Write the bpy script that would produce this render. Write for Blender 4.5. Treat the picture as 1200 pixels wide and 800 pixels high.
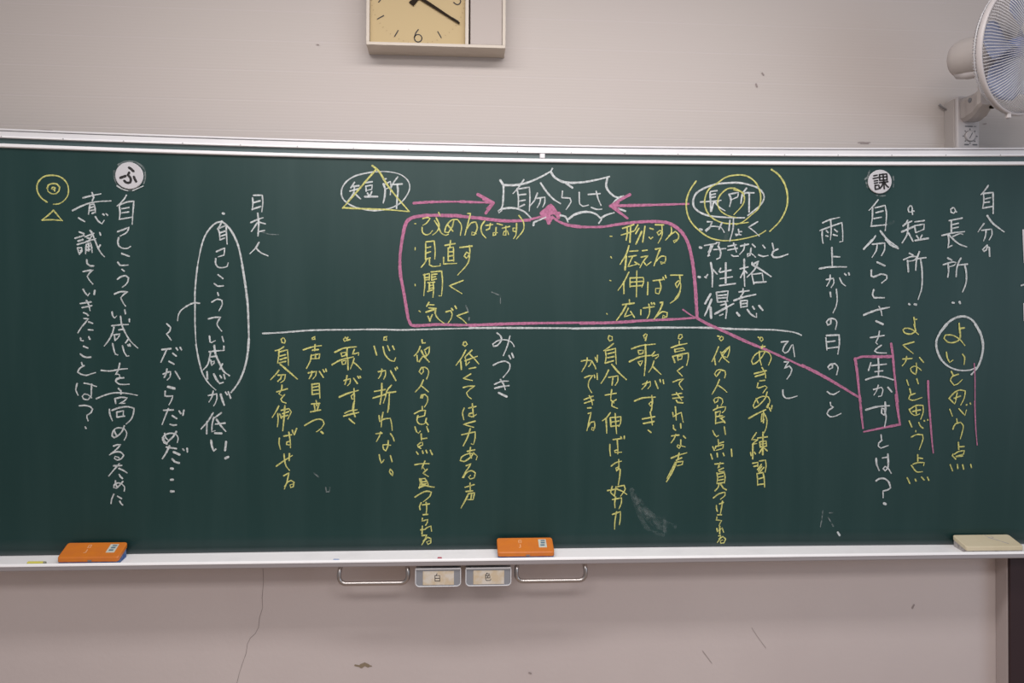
import bpy, bmesh, math, random
from mathutils import Vector, Matrix
random.seed(7)
PI = math.pi
S = bpy.context.scene
COL = S.collection
for _o in list(bpy.data.objects): bpy.data.objects.remove(_o)

# ------------------------------------------------------------------ camera
cam = bpy.data.cameras.new('camera'); cam.sensor_width = 36.0; cam.lens = 27.0; cam.clip_start = 0.05
camo = bpy.data.objects.new('camera', cam); COL.objects.link(camo)
# rows: world x, y, z seen in the camera's right / down / forward axes
VX = Vector((0.99813151, 0.00449159, 0.06093704))
VY = Vector((-0.06099192, 0.01330733, 0.99804955))
VZ = Vector((0.00367192, -0.99990137, 0.01355641))
right = Vector((VX[0], VY[0], VZ[0])); down = Vector((VX[1], VY[1], VZ[1])); fwd = Vector((VX[2], VY[2], VZ[2]))
mw = Matrix((right, -down, -fwd)).transposed().to_4x4(); mw.translation = (0, -2.42, 1.50)
camo.matrix_world = mw
S.camera = camo

# ------------------------------------------------------------------ light
S.view_settings.view_transform = 'Standard'; S.view_settings.look = 'None'
S.view_settings.exposure = 0.42; S.view_settings.gamma = 1.0; S.view_settings.use_curve_mapping = False
W = bpy.data.worlds.new('world'); S.world = W; W.use_nodes = True
W.node_tree.nodes['Background'].inputs[0].default_value = (1.0, 0.96, 0.97, 1)
W.node_tree.nodes['Background'].inputs[1].default_value = 0.235
def area(name, loc, size, sy, power, col, target):
    l = bpy.data.lights.new(name, 'AREA'); l.shape = 'RECTANGLE'; l.size = size; l.size_y = sy; l.energy = power; l.color = col
    o = bpy.data.objects.new(name, l); COL.objects.link(o); o.location = loc
    o.rotation_euler = (Vector(target) - Vector(loc)).to_track_quat('-Z', 'Y').to_euler()
    return o
# ceiling lamps: one row close to the board, more farther back in the classroom; weak daylight from the right
area('ceiling_lamp_row', (0.05, -1.20, 2.90), 2.2, 0.30, 25, (1.0, 0.95, 0.93), (0.05, -0.9, 0))
area('ceiling_lamp_row', (0.05, -3.30, 2.90), 2.2, 0.60, 34, (1.0, 0.95, 0.93), (0.05, -2.0, 0))
area('window_light', (3.6, -3.2, 1.7), 1.8, 1.5, 18, (0.72, 0.84, 1.0), (1.0, -0.6, 1.4))

# ------------------------------------------------------------------ materials
K = 0.89
KEEP = ('tray_white', 'aluminium', 'pale_rail', 'chrome_steel')
def dim(c): return tuple(K*v for v in c[:3])
def mat(name, col, rough=0.5, metal=0.0, spec=0.5, noise=None, bump=None, trans=0.0):
    if name not in KEEP:
        col = dim(col)
        if noise: noise = (noise[0], dim(noise[1]), noise[2], noise[3])
    m = bpy.data.materials.new(name); m.use_nodes = True; nt = m.node_tree; b = nt.nodes['Principled BSDF']
    b.inputs['Roughness'].default_value = rough; b.inputs['Metallic'].default_value = metal
    b.inputs['Specular IOR Level'].default_value = spec
    b.inputs['Base Color'].default_value = (*col, 1)
    if trans: b.inputs['Transmission Weight'].default_value = trans
    tc = nt.nodes.new('ShaderNodeTexCoord')
    if noise:
        scale, col2, lo, hi = noise
        n = nt.nodes.new('ShaderNodeTexNoise'); n.inputs['Scale'].default_value = scale; n.inputs['Detail'].default_value = 5
        r = nt.nodes.new('ShaderNodeMapRange'); r.inputs[1].default_value = lo; r.inputs[2].default_value = hi
        x = nt.nodes.new('ShaderNodeMix'); x.data_type = 'RGBA'; x.inputs[6].default_value = (*col, 1); x.inputs[7].default_value = (*col2, 1)
        nt.links.new(tc.outputs['Object'], n.inputs['Vector']); nt.links.new(n.outputs[0], r.inputs[0])
        nt.links.new(r.outputs[0], x.inputs[0]); nt.links.new(x.outputs[2], b.inputs['Base Color'])
    if bump:
        n2 = nt.nodes.new('ShaderNodeTexNoise'); n2.inputs['Scale'].default_value = bump[0]; n2.inputs['Detail'].default_value = 4
        bp = nt.nodes.new('ShaderNodeBump'); bp.inputs['Strength'].default_value = bump[1]; bp.inputs['Distance'].default_value = 0.002
        nt.links.new(tc.outputs['Object'], n2.inputs['Vector']); nt.links.new(n2.outputs[0], bp.inputs['Height'])
        nt.links.new(bp.outputs[0], b.inputs['Normal'])
    return m
def srgb(r, g, b):
    f = lambda c: (c/255/12.92) if c/255 <= 0.04045 else ((c/255+0.055)/1.055)**2.4
    return (f(r), f(g), f(b))

M = {}
M['plaster'] = mat('plaster', (0.655, 0.580, 0.565), 0.85, noise=(1.6, (0.60, 0.525, 0.515), 0.35, 0.7), bump=(60, 0.25))
M['dust'] = mat('dust_mark', (0.10, 0.09, 0.085), 0.9)
M['crack'] = mat('crack_line', (0.26, 0.22, 0.215), 0.9)
M['stain'] = mat('stain_mark', (0.28, 0.22, 0.15), 0.9)
M['floor'] = mat('floor_boards', (0.56, 0.43, 0.34), 0.5, noise=(6, (0.48, 0.36, 0.28), 0.3, 0.7))
M['alu'] = mat('aluminium', (0.74, 0.73, 0.75), 0.45, 0.1, noise=(9, (0.69, 0.68, 0.71), 0.4, 0.7))
M['alu_white'] = mat('pale_rail', (0.88, 0.87, 0.89), 0.45, 0.0)
M['groove'] = mat('dark_groove', (0.16, 0.16, 0.17), 0.7)
M['strip'] = mat('green_strip', srgb(72, 92, 94), 0.35)
M['screw'] = mat('screw_head', (0.35, 0.34, 0.35), 0.4, 0.6)
M['scuff'] = mat('scuff_mark', (0.34, 0.285, 0.275), 0.9)
M['rivet'] = mat('rivet_head', (0.55, 0.54, 0.56), 0.5, 0.2)
M['tray'] = mat('tray_white', (0.93, 0.92, 0.93), 0.5, 0.0, noise=(14, (0.88, 0.87, 0.88), 0.5, 0.75))
M['lip'] = mat('tray_lip', (0.40, 0.37, 0.385), 0.4, 0.3)
M['steel'] = mat('chrome_steel', (0.40, 0.37, 0.36), 0.33, 1.0)
M['drawer'] = mat('grey_plastic', (0.28, 0.29, 0.32), 0.3)
M['drawer_rim'] = mat('pale_rim_highlight', (0.72, 0.72, 0.75), 0.25)
M['card'] = mat('yellowed_card', (0.66, 0.54, 0.38), 0.8, noise=(45, (0.72, 0.66, 0.58), 0.4, 0.6))
M['ink'] = mat('black_ink', (0.015, 0.013, 0.014), 0.6)
M['paper'] = mat('white_magnet', (0.62, 0.61, 0.64), 0.5)
M['orange'] = mat('orange_plastic', (0.72, 0.21, 0.022), 0.4, noise=(30, (0.66, 0.185, 0.03), 0.4, 0.7))
M['felt_blue'] = mat('blue_pad', (0.045, 0.11, 0.33), 0.95, noise=(80, (0.16, 0.24, 0.42), 0.45, 0.65))
M['cream'] = mat('cream_plastic', (0.74, 0.65, 0.46), 0.5, noise=(18, (0.68, 0.59, 0.40), 0.4, 0.7))
M['felt_grey'] = mat('grey_pad', (0.50, 0.46, 0.45), 0.95, noise=(90, (0.30, 0.27, 0.27), 0.5, 0.65))
M['sticker'] = mat('sticker', (0.62, 0.64, 0.56), 0.6)
M['sticker_print'] = mat('sticker_print', (0.12, 0.20, 0.26), 0.6)
M['faint'] = mat('faint_print', (0.86, 0.42, 0.20), 0.6)
M['clockcase'] = mat('cream_case', (0.60, 0.53, 0.45), 0.45)
M['dial'] = mat('dial_face', (0.53, 0.40, 0.205), 0.6)
M['dialdot'] = mat('dial_dots', (0.36, 0.25, 0.12), 0.6)
M['clockpanel'] = mat('clock_panel', (0.455, 0.395, 0.365), 0.5)
M['hand'] = mat('dark_hand', (0.022, 0.014, 0.008), 0.75, spec=0.15)
M['fan'] = mat('fan_plastic', (0.50, 0.455, 0.435), 0.4)
M['fanlight'] = mat('fan_light_plastic', (0.58, 0.54, 0.54), 0.4)
M['wire'] = mat('fan_wire', (0.62, 0.61, 0.63), 0.4)
M['blade'] = mat('blue_blade', (0.50, 0.55, 0.76), 0.3, trans=0.4)
M['bluehub'] = mat('blue_hub', (0.16, 0.22, 0.50), 0.3)
M['maroon'] = mat('maroon_board', (0.027, 0.0095, 0.0130), 0.6, noise=(3, (0.032, 0.012, 0.016), 0.3, 0.7))
M['cabside'] = mat('cupboard_side', (0.46, 0.40, 0.39), 0.7)
M['stick_yellow'] = mat('yellow_chalk_stick', (0.72, 0.66, 0.14), 0.9)
M['stick_blue'] = mat('blue_chalk_stick', (0.25, 0.36, 0.60), 0.9)
M['stick_red'] = mat('red_chalk_stick', (0.50, 0.10, 0.14), 0.9)
M['stick_grey'] = mat('grey_chalk_end', (0.30, 0.30, 0.22), 0.9)

# ribbed wall boards: fine ribs and wider joints as relief, plus a little wear
def ribbed():
    m = mat('ribbed_wall', (0.66, 0.60, 0.555), 0.7)
    nt = m.node_tree; b = nt.nodes['Principled BSDF']
    tc = nt.nodes.new('ShaderNodeTexCoord'); sep = nt.nodes.new('ShaderNodeSeparateXYZ'); nt.links.new(tc.outputs['Object'], sep.inputs[0])
    def wave(pitch, phase, width):
        a = nt.nodes.new('ShaderNodeMath'); a.operation = 'MULTIPLY_ADD'; a.inputs[1].default_value = 1/pitch; a.inputs[2].default_value = phase
        f = nt.nodes.new('ShaderNodeMath'); f.operation = 'FRACT'; nt.links.new(sep.outputs[2], a.inputs[0]); nt.links.new(a.outputs[0], f.inputs[0])
        d = nt.nodes.new('ShaderNodeMath'); d.operation = 'SUBTRACT'; d.inputs[1].default_value = 0.5; nt.links.new(f.outputs[0], d.inputs[0])
        e = nt.nodes.new('ShaderNodeMath'); e.operation = 'ABSOLUTE'; nt.links.new(d.outputs[0], e.inputs[0])
        r = nt.nodes.new('ShaderNodeMapRange'); r.inputs[1].default_value = 0; r.inputs[2].default_value = width; nt.links.new(e.outputs[0], r.inputs[0])
        return r.outputs[0]
    fine = wave(0.0094, 0.0, 0.5); wide = wave(0.0935, 0.5 - (2.372/0.0935) % 1.0 + 1.0, 0.03)
    s = nt.nodes.new('ShaderNodeMath'); s.operation = 'MULTIPLY_ADD'; s.inputs[1].default_value = 0.35
    nt.links.new(fine, s.inputs[0]); nt.links.new(wide, s.inputs[2])
    bp = nt.nodes.new('ShaderNodeBump'); bp.inputs['Strength'].default_value = 0.16; bp.inputs['Distance'].default_value = 0.002
    nt.links.new(s.outputs[0], bp.inputs['Height']); nt.links.new(bp.outputs[0], b.inputs['Normal'])
    n = nt.nodes.new('ShaderNodeTexNoise'); n.inputs['Scale'].default_value = 1.3; n.inputs['Detail'].default_value = 3
    nt.links.new(tc.outputs['Object'], n.inputs['Vector'])
    x = nt.nodes.new('ShaderNodeMix'); x.data_type = 'RGBA'; x.inputs[6].default_value = (0.5162, 0.4584, 0.445, 1); x.inputs[7].default_value = (0.5028, 0.4628, 0.4272, 1)
    nt.links.new(n.outputs[0], x.inputs[0])
    y = nt.nodes.new('ShaderNodeMix'); y.data_type = 'RGBA'; y.inputs[6].default_value = (0.5295, 0.4762, 0.4628, 1)
    nt.links.new(wide, y.inputs[0]); nt.links.new(x.outputs[2], y.inputs[7]); nt.links.new(y.outputs[2], b.inputs['Base Color'])
    return m
M['ribbed'] = ribbed()

# green writing surface with wiped chalk dust
def green():
    m = mat('green_board', (0.030, 0.058, 0.055), 0.46, spec=0.36)
    nt = m.node_tree; b = nt.nodes['Principled BSDF']
    tc = nt.nodes.new('ShaderNodeTexCoord'); mp = nt.nodes.new('ShaderNodeMapping'); mp.inputs['Scale'].default_value = (4.0, 1.0, 0.35)
    nt.links.new(tc.outputs['Object'], mp.inputs[0])
    n = nt.nodes.new('ShaderNodeTexNoise'); n.inputs['Scale'].default_value = 2.6; n.inputs['Detail'].default_value = 8; n.inputs['Roughness'].default_value = 0.6
    nt.links.new(mp.outputs[0], n.inputs['Vector'])
    r = nt.nodes.new('ShaderNodeMapRange'); r.inputs[1].default_value = 0.42; r.inputs[2].default_value = 0.75; nt.links.new(n.outputs[0], r.inputs[0])
    x = nt.nodes.new('ShaderNodeMix'); x.data_type = 'RGBA'; x.inputs[6].default_value = (0.0070, 0.0365, 0.0345, 1); x.inputs[7].default_value = (0.0140, 0.0460, 0.0440, 1)
    nt.links.new(r.outputs[0], x.inputs[0])
    # a band of settled chalk dust along the bottom edge
    sep = nt.nodes.new('ShaderNodeSeparateXYZ'); nt.links.new(tc.outputs['Object'], sep.inputs[0])
    d = nt.nodes.new('ShaderNodeMapRange'); d.inputs[1].default_value = 0.908; d.inputs[2].default_value = 0.888; d.inputs[3].default_value = 0; d.inputs[4].default_value = 0.20
    nt.links.new(sep.outputs[2], d.inputs[0])
    y = nt.nodes.new('ShaderNodeMix'); y.data_type = 'RGBA'; y.inputs[7].default_value = (0.55, 0.55, 0.58, 1)
    nt.links.new(d.outputs[0], y.inputs[0]); nt.links.new(x.outputs[2], y.inputs[6]); nt.links.new(y.outputs[2], b.inputs['Base Color'])
    return m
M['green'] = green()
# chalk is a dusty film: the board shows through between the grains
def chalk(name, c, lo, hi, scale=150):
    m = mat(name, c, 0.95, spec=0.1); nt = m.node_tree; b = nt.nodes['Principled BSDF']
    tc = nt.nodes.new('ShaderNodeTexCoord'); n = nt.nodes.new('ShaderNodeTexNoise'); n.inputs['Scale'].default_value = scale; n.inputs['Detail'].default_value = 6
    r = nt.nodes.new('ShaderNodeMapRange'); r.inputs[1].default_value = 0.36; r.inputs[2].default_value = 0.60; r.inputs[3].default_value = lo; r.inputs[4].default_value = hi
    nt.links.new(tc.outputs['Object'], n.inputs['Vector']); nt.links.new(n.outputs[0], r.inputs[0]); nt.links.new(r.outputs[0], b.inputs['Alpha'])
    return m
M['chalk_w'] = chalk('white_chalk', (0.66, 0.70, 0.71), 0.62, 1.0)
M['chalk_y'] = chalk('yellow_chalk', (0.68, 0.67, 0.235), 0.60, 1.0)
M['chalk_p'] = chalk('pink_chalk', (0.54, 0.205, 0.345), 0.68, 1.0)
M['chalk_f'] = chalk('wiped_chalk', (0.60, 0.64, 0.65), 0.02, 0.30, 90)
M['chalk_s'] = chalk('chalk_smudge', (0.55, 0.60, 0.60), 0.0, 0.065, 60)

# ------------------------------------------------------------------ mesh helpers
def link(name, bm, m, parent=None, smooth=False):
    me = bpy.data.meshes.new(name); bm.normal_update(); bm.to_mesh(me); bm.free()
    for k in (m if isinstance(m, (list, tuple)) else [m]): me.materials.append(k)
    if smooth:
        for p in me.polygons: p.use_smooth = True
    o = bpy.data.objects.new(name, me); COL.objects.link(o)
    if parent is not None: o.parent = parent
    return o
def empty(name, loc, label, cat, group=None):
    o = bpy.data.objects.new(name, None); COL.objects.link(o); o.location = loc; o.empty_display_size = 0.05
    return tag(o, label, cat, group)
def tag(o, label, cat, group=None):
    o['label'] = label; o['category'] = cat
    if group: o['group'] = group
    return o
def box(bm, x0, x1, y0, y1, z0, z1, bev=0.0, seg=2):
    t = bmesh.new()
    v = [t.verts.new((x, y, z)) for x in (x0, x1) for y in (y0, y1) for z in (z0, z1)]
    for f in ((0,1,3,2),(4,6,7,5),(0,4,5,1),(2,3,7,6),(0,2,6,4),(1,5,7,3)): t.faces.new([v[i] for i in f])
    bmesh.ops.recalc_face_normals(t, faces=t.faces)
    if bev: bmesh.ops.bevel(t, geom=list(t.edges), offset=bev, segments=seg, profile=0.5, affect='EDGES')
    merge(bm, t)
def merge(bm, t, fn=None):
    mp = {}
    for v in t.verts: mp[v] = bm.verts.new(fn(v.co) if fn else v.co)
    for f in t.faces: bm.faces.new([mp[v] for v in f.verts])
    t.free()
def tube(bm, pts, r, n=8, cap=True):
    pts = [Vector(p) for p in pts]; rings = []
    up = None
    for i, p in enumerate(pts):
        d = (pts[min(i+1, len(pts)-1)] - pts[max(i-1, 0)]).normalized()
        if up is None: up = Vector((0, 0, 1)) if abs(d.z) < 0.9 else Vector((1, 0, 0))
        a = d.cross(up)
        if a.length < 1e-4: a = d.cross(Vector((0.3, 1, 0.2)))
        a.normalize(); b = a.cross(d).normalized(); up = b
        rr = r[i] if isinstance(r, (list, tuple)) else r
        rings.append([bm.verts.new(p + a*rr*math.cos(2*PI*k/n) + b*rr*math.sin(2*PI*k/n)) for k in range(n)])
    for i in range(len(rings)-1):
        for k in range(n): bm.faces.new((rings[i][k], rings[i][(k+1) % n], rings[i+1][(k+1) % n], rings[i+1][k]))
    if cap:
        bm.faces.new(rings[0][::-1]); bm.faces.new(rings[-1])
def arc_pts(c, r, a0, a1, n): return [(c[0]+r*math.cos(a0+(a1-a0)*i/n), c[1]+r*math.sin(a0+(a1-a0)*i/n)) for i in range(n+1)]
def lathe(bm, prof, mtx, n=48, close=False):
    rings = []
    for r, h in prof: rings.append([bm.verts.new(mtx @ Vector((r*math.cos(2*PI*k/n), r*math.sin(2*PI*k/n), h))) for k in range(n)])
    m = len(rings)
    for i in range(m if close else m-1):
        A, B = rings[i], rings[(i+1) % m]
        for k in range(n): bm.faces.new((A[k], A[(k+1) % n], B[(k+1) % n], B[k]))
    if not close:
        bm.faces.new(rings[0][::-1]); bm.faces.new(rings[-1])
def prism(bm, poly, fn, h0, h1):
    a = [bm.verts.new(fn(x, y, h0)) for x, y in poly]; b = [bm.verts.new(fn(x, y, h1)) for x, y in poly]
    n = len(poly)
    for i in range(n): bm.faces.new((a[i], a[(i+1) % n], b[(i+1) % n], b[i]))
    bm.faces.new(a[::-1]); bm.faces.new(b)

# smooth a hand-drawn stroke, keeping its sharp corners
def smooth(pts, step=0.006):
    P = [Vector(p) for p in pts]
    if len(P) < 3: return P
    out = [P[0]]
    def corner(i):
        if i == 0 or i == len(P)-1: return True
        a, b = P[i]-P[i-1], P[i+1]-P[i]
        if a.length < 1e-6 or b.length < 1e-6: return True
        return a.angle(b) > 0.95
    for i in range(len(P)-1):
        p1, p2 = P[i], P[i+1]
        p0 = P[i-1] if not corner(i) else p1 - (p2-p1)
        p3 = P[i+2] if i+2 < len(P) and not corner(i+1) else p2 + (p2-p1)
        L = (p2-p1).length
        # tangents limited to the local chord, so that uneven points do not overshoot
        m1 = (p2-p0); m1 = m1.normalized()*L if m1.length > 1e-6 else (p2-p1)
        m2 = (p3-p1); m2 = m2.normalized()*L if m2.length > 1e-6 else (p2-p1)
        n = max(1, min(14, int(L/step)))
        for k in range(1, n+1):
            t = k/n; t2 = t*t; t3 = t2*t
            out.append((2*t3-3*t2+1)*p1 + (t3-2*t2+t)*m1 + (-2*t3+3*t2)*p2 + (t3-t2)*m2)
    return out
def ribbon(bm, pts, w, place, jitter=0.0, raise_=0.0):
    P = []
    for p in pts:
        if not P or (Vector(p)-P[-1]).length > 2e-4: P.append(Vector(p))
    if len(P) == 1: P.append(P[0] + Vector((0.0006, 0)))
    L, R = [], []; h = w/2
    for i, p in enumerate(P):
        d = P[min(i+1, len(P)-1)] - P[max(i-1, 0)]
        if d.length < 1e-6: d = Vector((1, 0))
        d.normalize(); nrm = Vector((-d.y, d.x))
        k = 1.0 + jitter*(random.random()-0.5)
        if jitter == 0.30 and len(P) > 4: k *= 1.0 - 0.35*max(0.0, i/(len(P)-1)*1.6-0.6)
        L.append(p + nrm*h*k); R.append(p - nrm*h*k)
    d0 = (P[0]-P[1]).normalized(); d1 = (P[-1]-P[-2]).normalized()
    c0 = [P[0] + Matrix.Rotation(a, 2) @ d0*h for a in (0.9, 0.0, -0.9)]
    c1 = [P[-1] + Matrix.Rotation(a, 2) @ d1*h for a in (0.9, 0.0, -0.9)]
    lv = [bm.verts.new(place(*p)) for p in L]; rv = [bm.verts.new(place(*p)) for p in R]
    for i in range(len(P)-1): bm.faces.new((lv[i], rv[i], rv[i+1], lv[i+1]))
    a = [bm.verts.new(place(*p)) for p in c0]; b = [bm.verts.new(place(*p)) for p in c1]
    bm.faces.new([rv[0]] + a + [lv[0]])
    bm.faces.new([lv[-1]] + b + [rv[-1]])

# ------------------------------------------------------------------ setting
def struct(name, bm, m):
    o = link(name, bm, m); o['kind'] = 'structure'; return o
bm = bmesh.new(); box(bm, -3.2, 3.2, 0.0, 0.12, 0.0, 2.05); wall = struct('wall_back', bm, M['plaster'])
bm = bmesh.new(); box(bm, -3.2, 3.2, 0.0, 0.12, 2.05, 3.05); wall_up = struct('wall_back_upper', bm, M['ribbed'])
bm = bmesh.new(); box(bm, -3.2, 3.2, -5.2, 0.12, -0.06, 0.0); struct('floor', bm, M['floor'])
wall_face = lambda d: (lambda x, z: Vector((x, -d, z)))
# hairline crack, flaked stain and scuffs in the plaster and on the ribbed boards
def wmark(name, strokes, m, parent, label, d=0.0006):
    bm = bmesh.new()
    for i, (w, pts) in enumerate(strokes): ribbon(bm, pts, w, wall_face(d+0.0004*i), 0.5)
    o = link(name, bm, m, parent); o['label'] = label; return o
wmark('crack', [(0.0014, [(-0.619,0.83),(-0.617,0.79),(-0.621,0.74),(-0.619,0.71),(-0.628,0.68),(-0.631,0.649),(-0.641,0.63),(-0.655,0.618),(-0.664,0.60),(-0.668,0.57),(-0.677,0.545),(-0.688,0.51),(-0.694,0.483),(-0.70,0.40)])], M['crack'], wall, 'thin wandering crack in the plaster')
wmark('stain', [(0.007, [(-0.335,0.527),(-0.322,0.524),(-0.310,0.528)]), (0.011, [(-0.318,0.524),(-0.306,0.530),(-0.296,0.525)]), (0.004, [(-0.296,0.525),(-0.286,0.524)])], M['stain'], wall, 'small olive flaked spot')
wmark('scuff', [(0.006, [(1.452,0.674),(1.458,0.684)]), (0.0015, [(0.92,0.62),(0.94,0.59),(0.966,0.555)]), (0.0015, [(0.76,0.55),(0.79,0.51)]), (0.004, [(0.205,0.493),(0.212,0.491)])], M['scuff'], wall, 'short dark scratches')
wmark('scuff', [(0.004, [(1.275,2.1855),(1.29,2.1870),(1.30,2.1860),(1.315,2.1868)]), (0.003, [(1.283,2.1825),(1.31,2.1830)]), (0.003, [(-1.30,2.171),(-1.285,2.172),(-1.262,2.171)]), (0.006, [(0.935,2.368),(0.938,2.360)]), (0.004, [(0.955,2.405),(0.960,2.398)]), (0.003, [(-0.466,2.457),(-0.460,2.456)]), (0.003, [(1.70,2.255),(1.708,2.256)])], M['scuff'], wall_up, 'small dark scuffs')

# shallow cupboard at the right end below the board
cup = empty('cupboard', (2.05, -0.03, 0.0), 'dark maroon cupboard with greyish side under right end of chalkboard', 'cupboard')
def local(o, dx=0):
    return Matrix.Translation(-o.location)
def at(o, bm): bmesh.ops.translate(bm, verts=bm.verts, vec=-o.location); return bm
bm = bmesh.new(); box(bm, 1.7335, 2.40, -0.054, -0.001, 0.0, 0.856, 0.002); link('cabinet_body', at(cup, bm), M['cabside'], cup)
bm = bmesh.new(); box(bm, 1.736, 2.06, -0.066, -0.0545, 0.08, 0.85, 0.002); link('door', at(cup, bm), M['maroon'], cup)
bm = bmesh.new(); box(bm, 2.066, 2.398, -0.066, -0.0545, 0.08, 0.85, 0.002); link('door', at(cup, bm), M['maroon'], cup)
bm = bmesh.new(); box(bm, 1.736, 2.398, -0.060, -0.0545, 0.004, 0.075, 0.001); link('plinth', at(cup, bm), M['maroon'], cup)

# ------------------------------------------------------------------ the curved chalkboard
XC, X0, X1, ZB, ZT = 0.064, -1.74, 1.86, 0.885, 2.085
def ytop(x): return -0.060 - (x-XC)**2/34.68
def ys(x, z):
    b = -0.048 - (x-XC)**2/300; t = (z-ZB)/(ZT-ZB)
    return b + (ytop(x)-b)*t
board = empty('chalkboard', (0.06, -0.05, 0.80), 'wide green curved chalkboard covered in handwriting with chalk tray and handles', 'chalkboard')
BO = board.location
def bl(name, bm, m, label=None, sm=False):
    bmesh.ops.translate(bm, verts=bm.verts, vec=-BO)
    o = link(name, bm, m, board, sm)
    if label: o['label'] = label
    return o
def sweep(bm, prof, x0=X0, x1=X1, n=72, base=ytop):
    rows = []
    for i in range(n+1):
        x = x0+(x1-x0)*i/n; rows.append([bm.verts.new((x, base(x)-d, z)) for d, z in prof])
    m = len(prof)
    for i in range(n):
        for k in range(m): bm.faces.new((rows[i][k], rows[i][(k+1) % m], rows[i+1][(k+1) % m], rows[i+1][k]))
    bm.faces.new(rows[0][::-1]); bm.faces.new(rows[-1])
    bmesh.ops.recalc_face_normals(bm, faces=bm.faces)
# writing surface, 18 mm thick
bm = bmesh.new(); nx, nz = 72, 24
fr = [[None]*(nz+1) for _ in range(nx+1)]; bk = [[None]*(nz+1) for _ in range(nx+1)]
for i in range(nx+1):
    for k in range(nz+1):
        x = X0+0.004+(X1-X0-0.008)*i/nx; z = 0.8935+(2.140-0.8935)*k/nz
        fr[i][k] = bm.verts.new((x, ys(x, z), z)); bk[i][k] = bm.verts.new((x, ys(x, z)+0.018, z))
for i in range(nx):
    for k in range(nz):
        bm.faces.new((fr[i][k], fr[i+1][k], fr[i+1][k+1], fr[i][k+1])); bm.faces.new((bk[i][k], bk[i][k+1], bk[i+1][k+1], bk[i+1][k]))
    bm.faces.new((fr[i][0], bk[i][0], bk[i+1][0], fr[i+1][0])); bm.faces.new((fr[i][nz], fr[i+1][nz], bk[i+1][nz], bk[i][nz]))
for k in range(nz):
    bm.faces.new((fr[0][k], fr[0][k+1], bk[0][k+1], bk[0][k])); bm.faces.new((fr[nx][k], bk[nx][k], bk[nx][k+1], fr[nx][k+1]))
panel = bl('writing_panel', bm, M['green'], sm=False)
for p in panel.data.polygons: p.use_smooth = abs(p.normal.y) > 0.9
# material runs in board coordinates, so keep the object space as the world's
panel.data.transform(Matrix.Translation(BO)); panel.location = -BO
# top frame: upper rail with a groove, green strip, lower pale rail
bm = bmesh.new(); sweep(bm, [(-0.020,2.112),(0.010,2.112),(0.0115,2.1135),(0.0115,2.130),(0.0105,2.1315),(0.0105,2.1325),(0.0125,2.134),(0.0125,2.1375),(0.010,2.139),(-0.020,2.139)])
bl('upper_rail', bm, M['alu'])
bm = bmesh.new(); sweep(bm, [(0.0095,2.1303),(0.0112,2.1303),(0.0112,2.1325),(0.0095,2.1325)]); bl('rail_groove', bm, M['groove'], 'dark line along the upper rail')
bm = bmesh.new(); sweep(bm, [(0.0115,2.1125),(0.0140,2.1125),(0.0140,2.1165),(0.0115,2.1175)]); bl('rail_lip', bm, M['alu_white'])
bm = bmesh.new(); sweep(bm, [(-0.01,2.0955),(0.004,2.0955),(0.004,2.1125),(-0.01,2.1125)]); bl('display_strip', bm, M['strip'], 'narrow green strip between the two rails')
bm = bmesh.new(); sweep(bm, [(-0.005,2.0855),(0.0085,2.0855),(0.0105,2.0875),(0.0105,2.0935),(0.0085,2.0960),(-0.005,2.0960)]); bl('lower_rail', bm, M['alu_white'], 'pale rail along the top of the writing surface')
bm = bmesh.new()
x = 0.235; box(bm, x-0.008, x+0.008, ytop(x)-0.012, ytop(x)-0.003, 2.097, 2.1125, 0.002); bl('rail_joint', bm, M['alu'])
k = 0
while True:
    x = -1.668+0.166*k; k += 1
    if x > 1.85: break
    bm = bmesh.new(); mt = Matrix.Translation((x, ytop(x)-0.0138, 2.1148)) @ Matrix.Rotation(PI/2, 4, 'X')
    lathe(bm, [(0.0021, 0.0), (0.0021, 0.0006), (0.0014, 0.0010)], mt, 12); bl('screw', bm, M['rivet'])
# end frames
for xe in (X0-0.012, X1):
    bm = bmesh.new(); t = bmesh.new(); box(t, xe, xe+0.012, -1, 1, 0.887, 2.139)
    merge(bm, t, lambda c: Vector((c.x, ys(xe, c.z)-(0.010 if c.y < 0 else -0.02), c.z))); bl('end_frame', bm, M['alu'])
# chalk tray: floor sloping up to the board, rounded front lip
bm = bmesh.new()
prof = [(-0.042,0.8905),(-0.046,0.8925),(-0.060,0.8895),(-0.105,0.8825),(-0.1265,0.8790),(-0.1262,0.8660),(-0.042,0.8660)]
def sweepy(bm, prof, x0, x1):
    a = [bm.verts.new((x0, y, z)) for y, z in prof]; b = [bm.verts.new((x1, y, z)) for y, z in prof]; n = len(prof)
    for i in range(n): bm.faces.new((a[i], a[(i+1) % n], b[(i+1) % n], b[i]))
    bm.faces.new(a[::-1]); bm.faces.new(b); bmesh.ops.recalc_face_normals(bm, faces=bm.faces)
sweepy(bm, prof, X0-0.01, X1+0.01); bl('chalk_tray', bm, M['tray'])
bm = bmesh.new()
sweepy(bm, [(-0.1272,0.8668),(-0.1272,0.8800),(-0.1322,0.8800),(-0.1322,0.8690),(-0.1308,0.8668)], X0-0.012, X1+0.012)
bl('tray_lip', bm, M['lip'], 'front edge of the tray, shade put into its grey')  # upright lip face coloured greyer to imitate its shade
bm = bmesh.new()
sweepy(bm, [(-0.1268,0.8802),(-0.1266,0.8866),(-0.1276,0.8874),(-0.1300,0.8866),(-0.1330,0.8838),(-0.1335,0.8802)], X0-0.012, X1+0.012)
bl('lip_bead', bm, M['tray'], 'rounded top of the tray lip, highlight painted into its white')  # lip top kept separate and whiter, painting the light its rounding catches
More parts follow.
